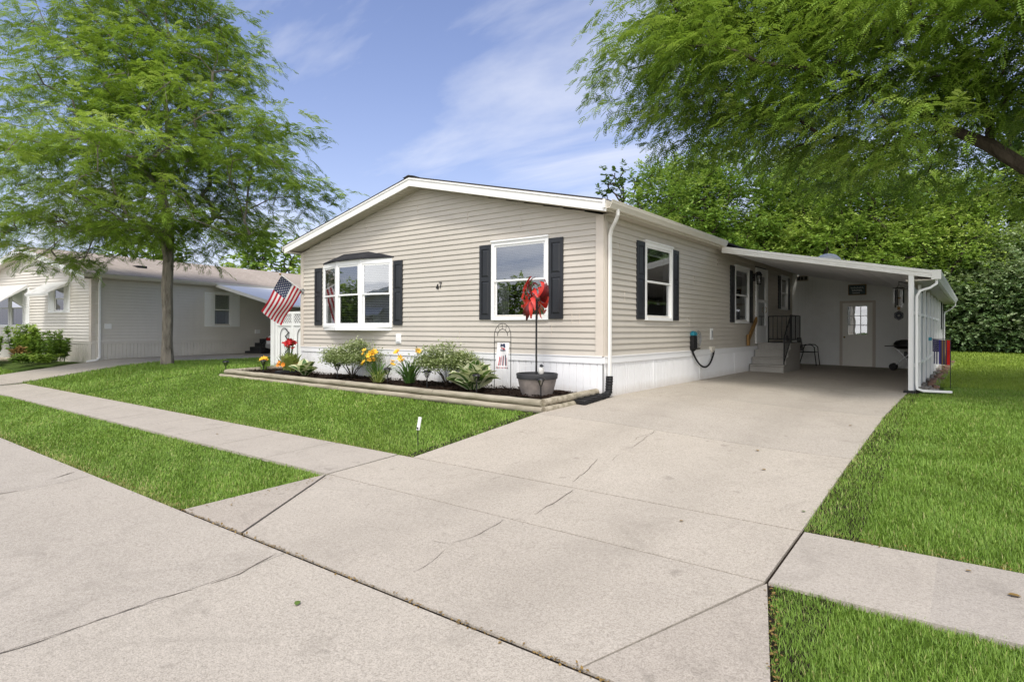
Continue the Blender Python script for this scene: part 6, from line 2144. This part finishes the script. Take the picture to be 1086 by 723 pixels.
zc = wm('ADD', wm('MAXIMUM', sep.outputs[2], 0.), .12)
cmb = nt.nodes.new('ShaderNodeCombineXYZ')
nt.links.new(wm('DIVIDE', sep.outputs[0], zc), cmb.inputs[0]); nt.links.new(wm('DIVIDE', sep.outputs[1], zc), cmb.inputs[1])
mp = nt.nodes.new('ShaderNodeMapping'); mp.inputs['Rotation'].default_value = (0, 0, .75); mp.inputs['Scale'].default_value = (.5, 1.3, 1); mp.inputs['Location'].default_value = (1.3, .4, 0)
nt.links.new(cmb.outputs[0], mp.inputs[0])
nz = nt.nodes.new('ShaderNodeTexNoise'); nz.inputs['Scale'].default_value = .85; nz.inputs['Detail'].default_value = 9; nz.inputs['Roughness'].default_value = .56; nz.inputs['Distortion'].default_value = .5
nt.links.new(mp.outputs[0], nz.inputs['Vector'])
# a bank of unseen cloud behind the street, widened and brightened as fill light
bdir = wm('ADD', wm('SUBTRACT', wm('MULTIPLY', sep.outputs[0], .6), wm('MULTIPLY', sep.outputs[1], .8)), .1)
fill_bank = wm('MINIMUM', wm('MAXIMUM', wm('MULTIPLY', bdir, 1.3), 0.), 1.0)
dt = wm('ADD', wm('ADD', wm('MULTIPLY', sep.outputs[0], -.48), wm('MULTIPLY', sep.outputs[1], .836)), wm('MULTIPLY', sep.outputs[2], .269))
blob = wm('MULTIPLY', wm('MINIMUM', wm('MAXIMUM', wm('DIVIDE', wm('SUBTRACT', dt, .95), .05), 0.), 1.0), .13)
cr = nt.nodes.new('ShaderNodeValToRGB'); cr.color_ramp.elements[0].position = .51; cr.color_ramp.elements[1].position = .78
nt.links.new(wm('ADD', wm('ADD', nz.outputs['Fac'], wm('MULTIPLY', fill_bank, .26)), blob), cr.inputs[0])
hz = wm('POWER', wm('SUBTRACT', 1.0, wm('MAXIMUM', sep.outputs[2], 0.)), 4.0)
skyc = wmix(1.0, sky.outputs[0], (1.30, 1.17, 1.32), 'MULTIPLY')
skyc = wmix(wm('MULTIPLY', hz, .62), skyc, (5.0, 5.3, 6.4))
cloudc = wmix(fill_bank, (7.0, 7.1, 7.5), (15.5, 15.3, 15.1))
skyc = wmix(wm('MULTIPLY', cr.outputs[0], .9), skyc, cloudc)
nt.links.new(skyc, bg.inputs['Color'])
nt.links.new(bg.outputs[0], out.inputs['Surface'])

sd = bpy.data.lights.new('sun', 'SUN'); sd.energy = 2.9; sd.angle = R(11); sd.color = (1.0, .955, .88)
so = bpy.data.objects.new('sun', sd); COL.objects.link(so)
dirv = Vector((math.sin(SUN_AZ) * math.cos(SUN_EL), -math.cos(SUN_AZ) * math.cos(SUN_EL), math.sin(SUN_EL)))
so.rotation_euler = dirv.to_track_quat('Z', 'Y').to_euler()
so.location = (0, 0, 30)

cd = bpy.data.cameras.new('camera'); cam = bpy.data.objects.new('camera', cd); COL.objects.link(cam)
cd.sensor_width = 36; cd.lens = 36 * 640 / 1086
cd.shift_y = -12.5 / 1086
cd.clip_start = .05; cd.clip_end = 2000
cam.location = (0, 0, EYE)
q = Matrix.Rotation(R(37.55), 3, 'Z') @ Matrix.Rotation(R(90), 3, 'X') @ Matrix.Rotation(R(.17), 3, 'Z')
cam.rotation_euler = q.to_euler()
SC.camera = cam
SC.view_settings.view_transform = 'Standard'; SC.view_settings.look = 'None'; SC.view_settings.exposure = 0; SC.view_settings.gamma = 1
SC.cycles.diffuse_bounces = 7; SC.cycles.max_bounces = 10; SC.cycles.transparent_max_bounces = 12; SC.cycles.use_denoising = True
SC.cycles.sample_clamp_indirect = 6
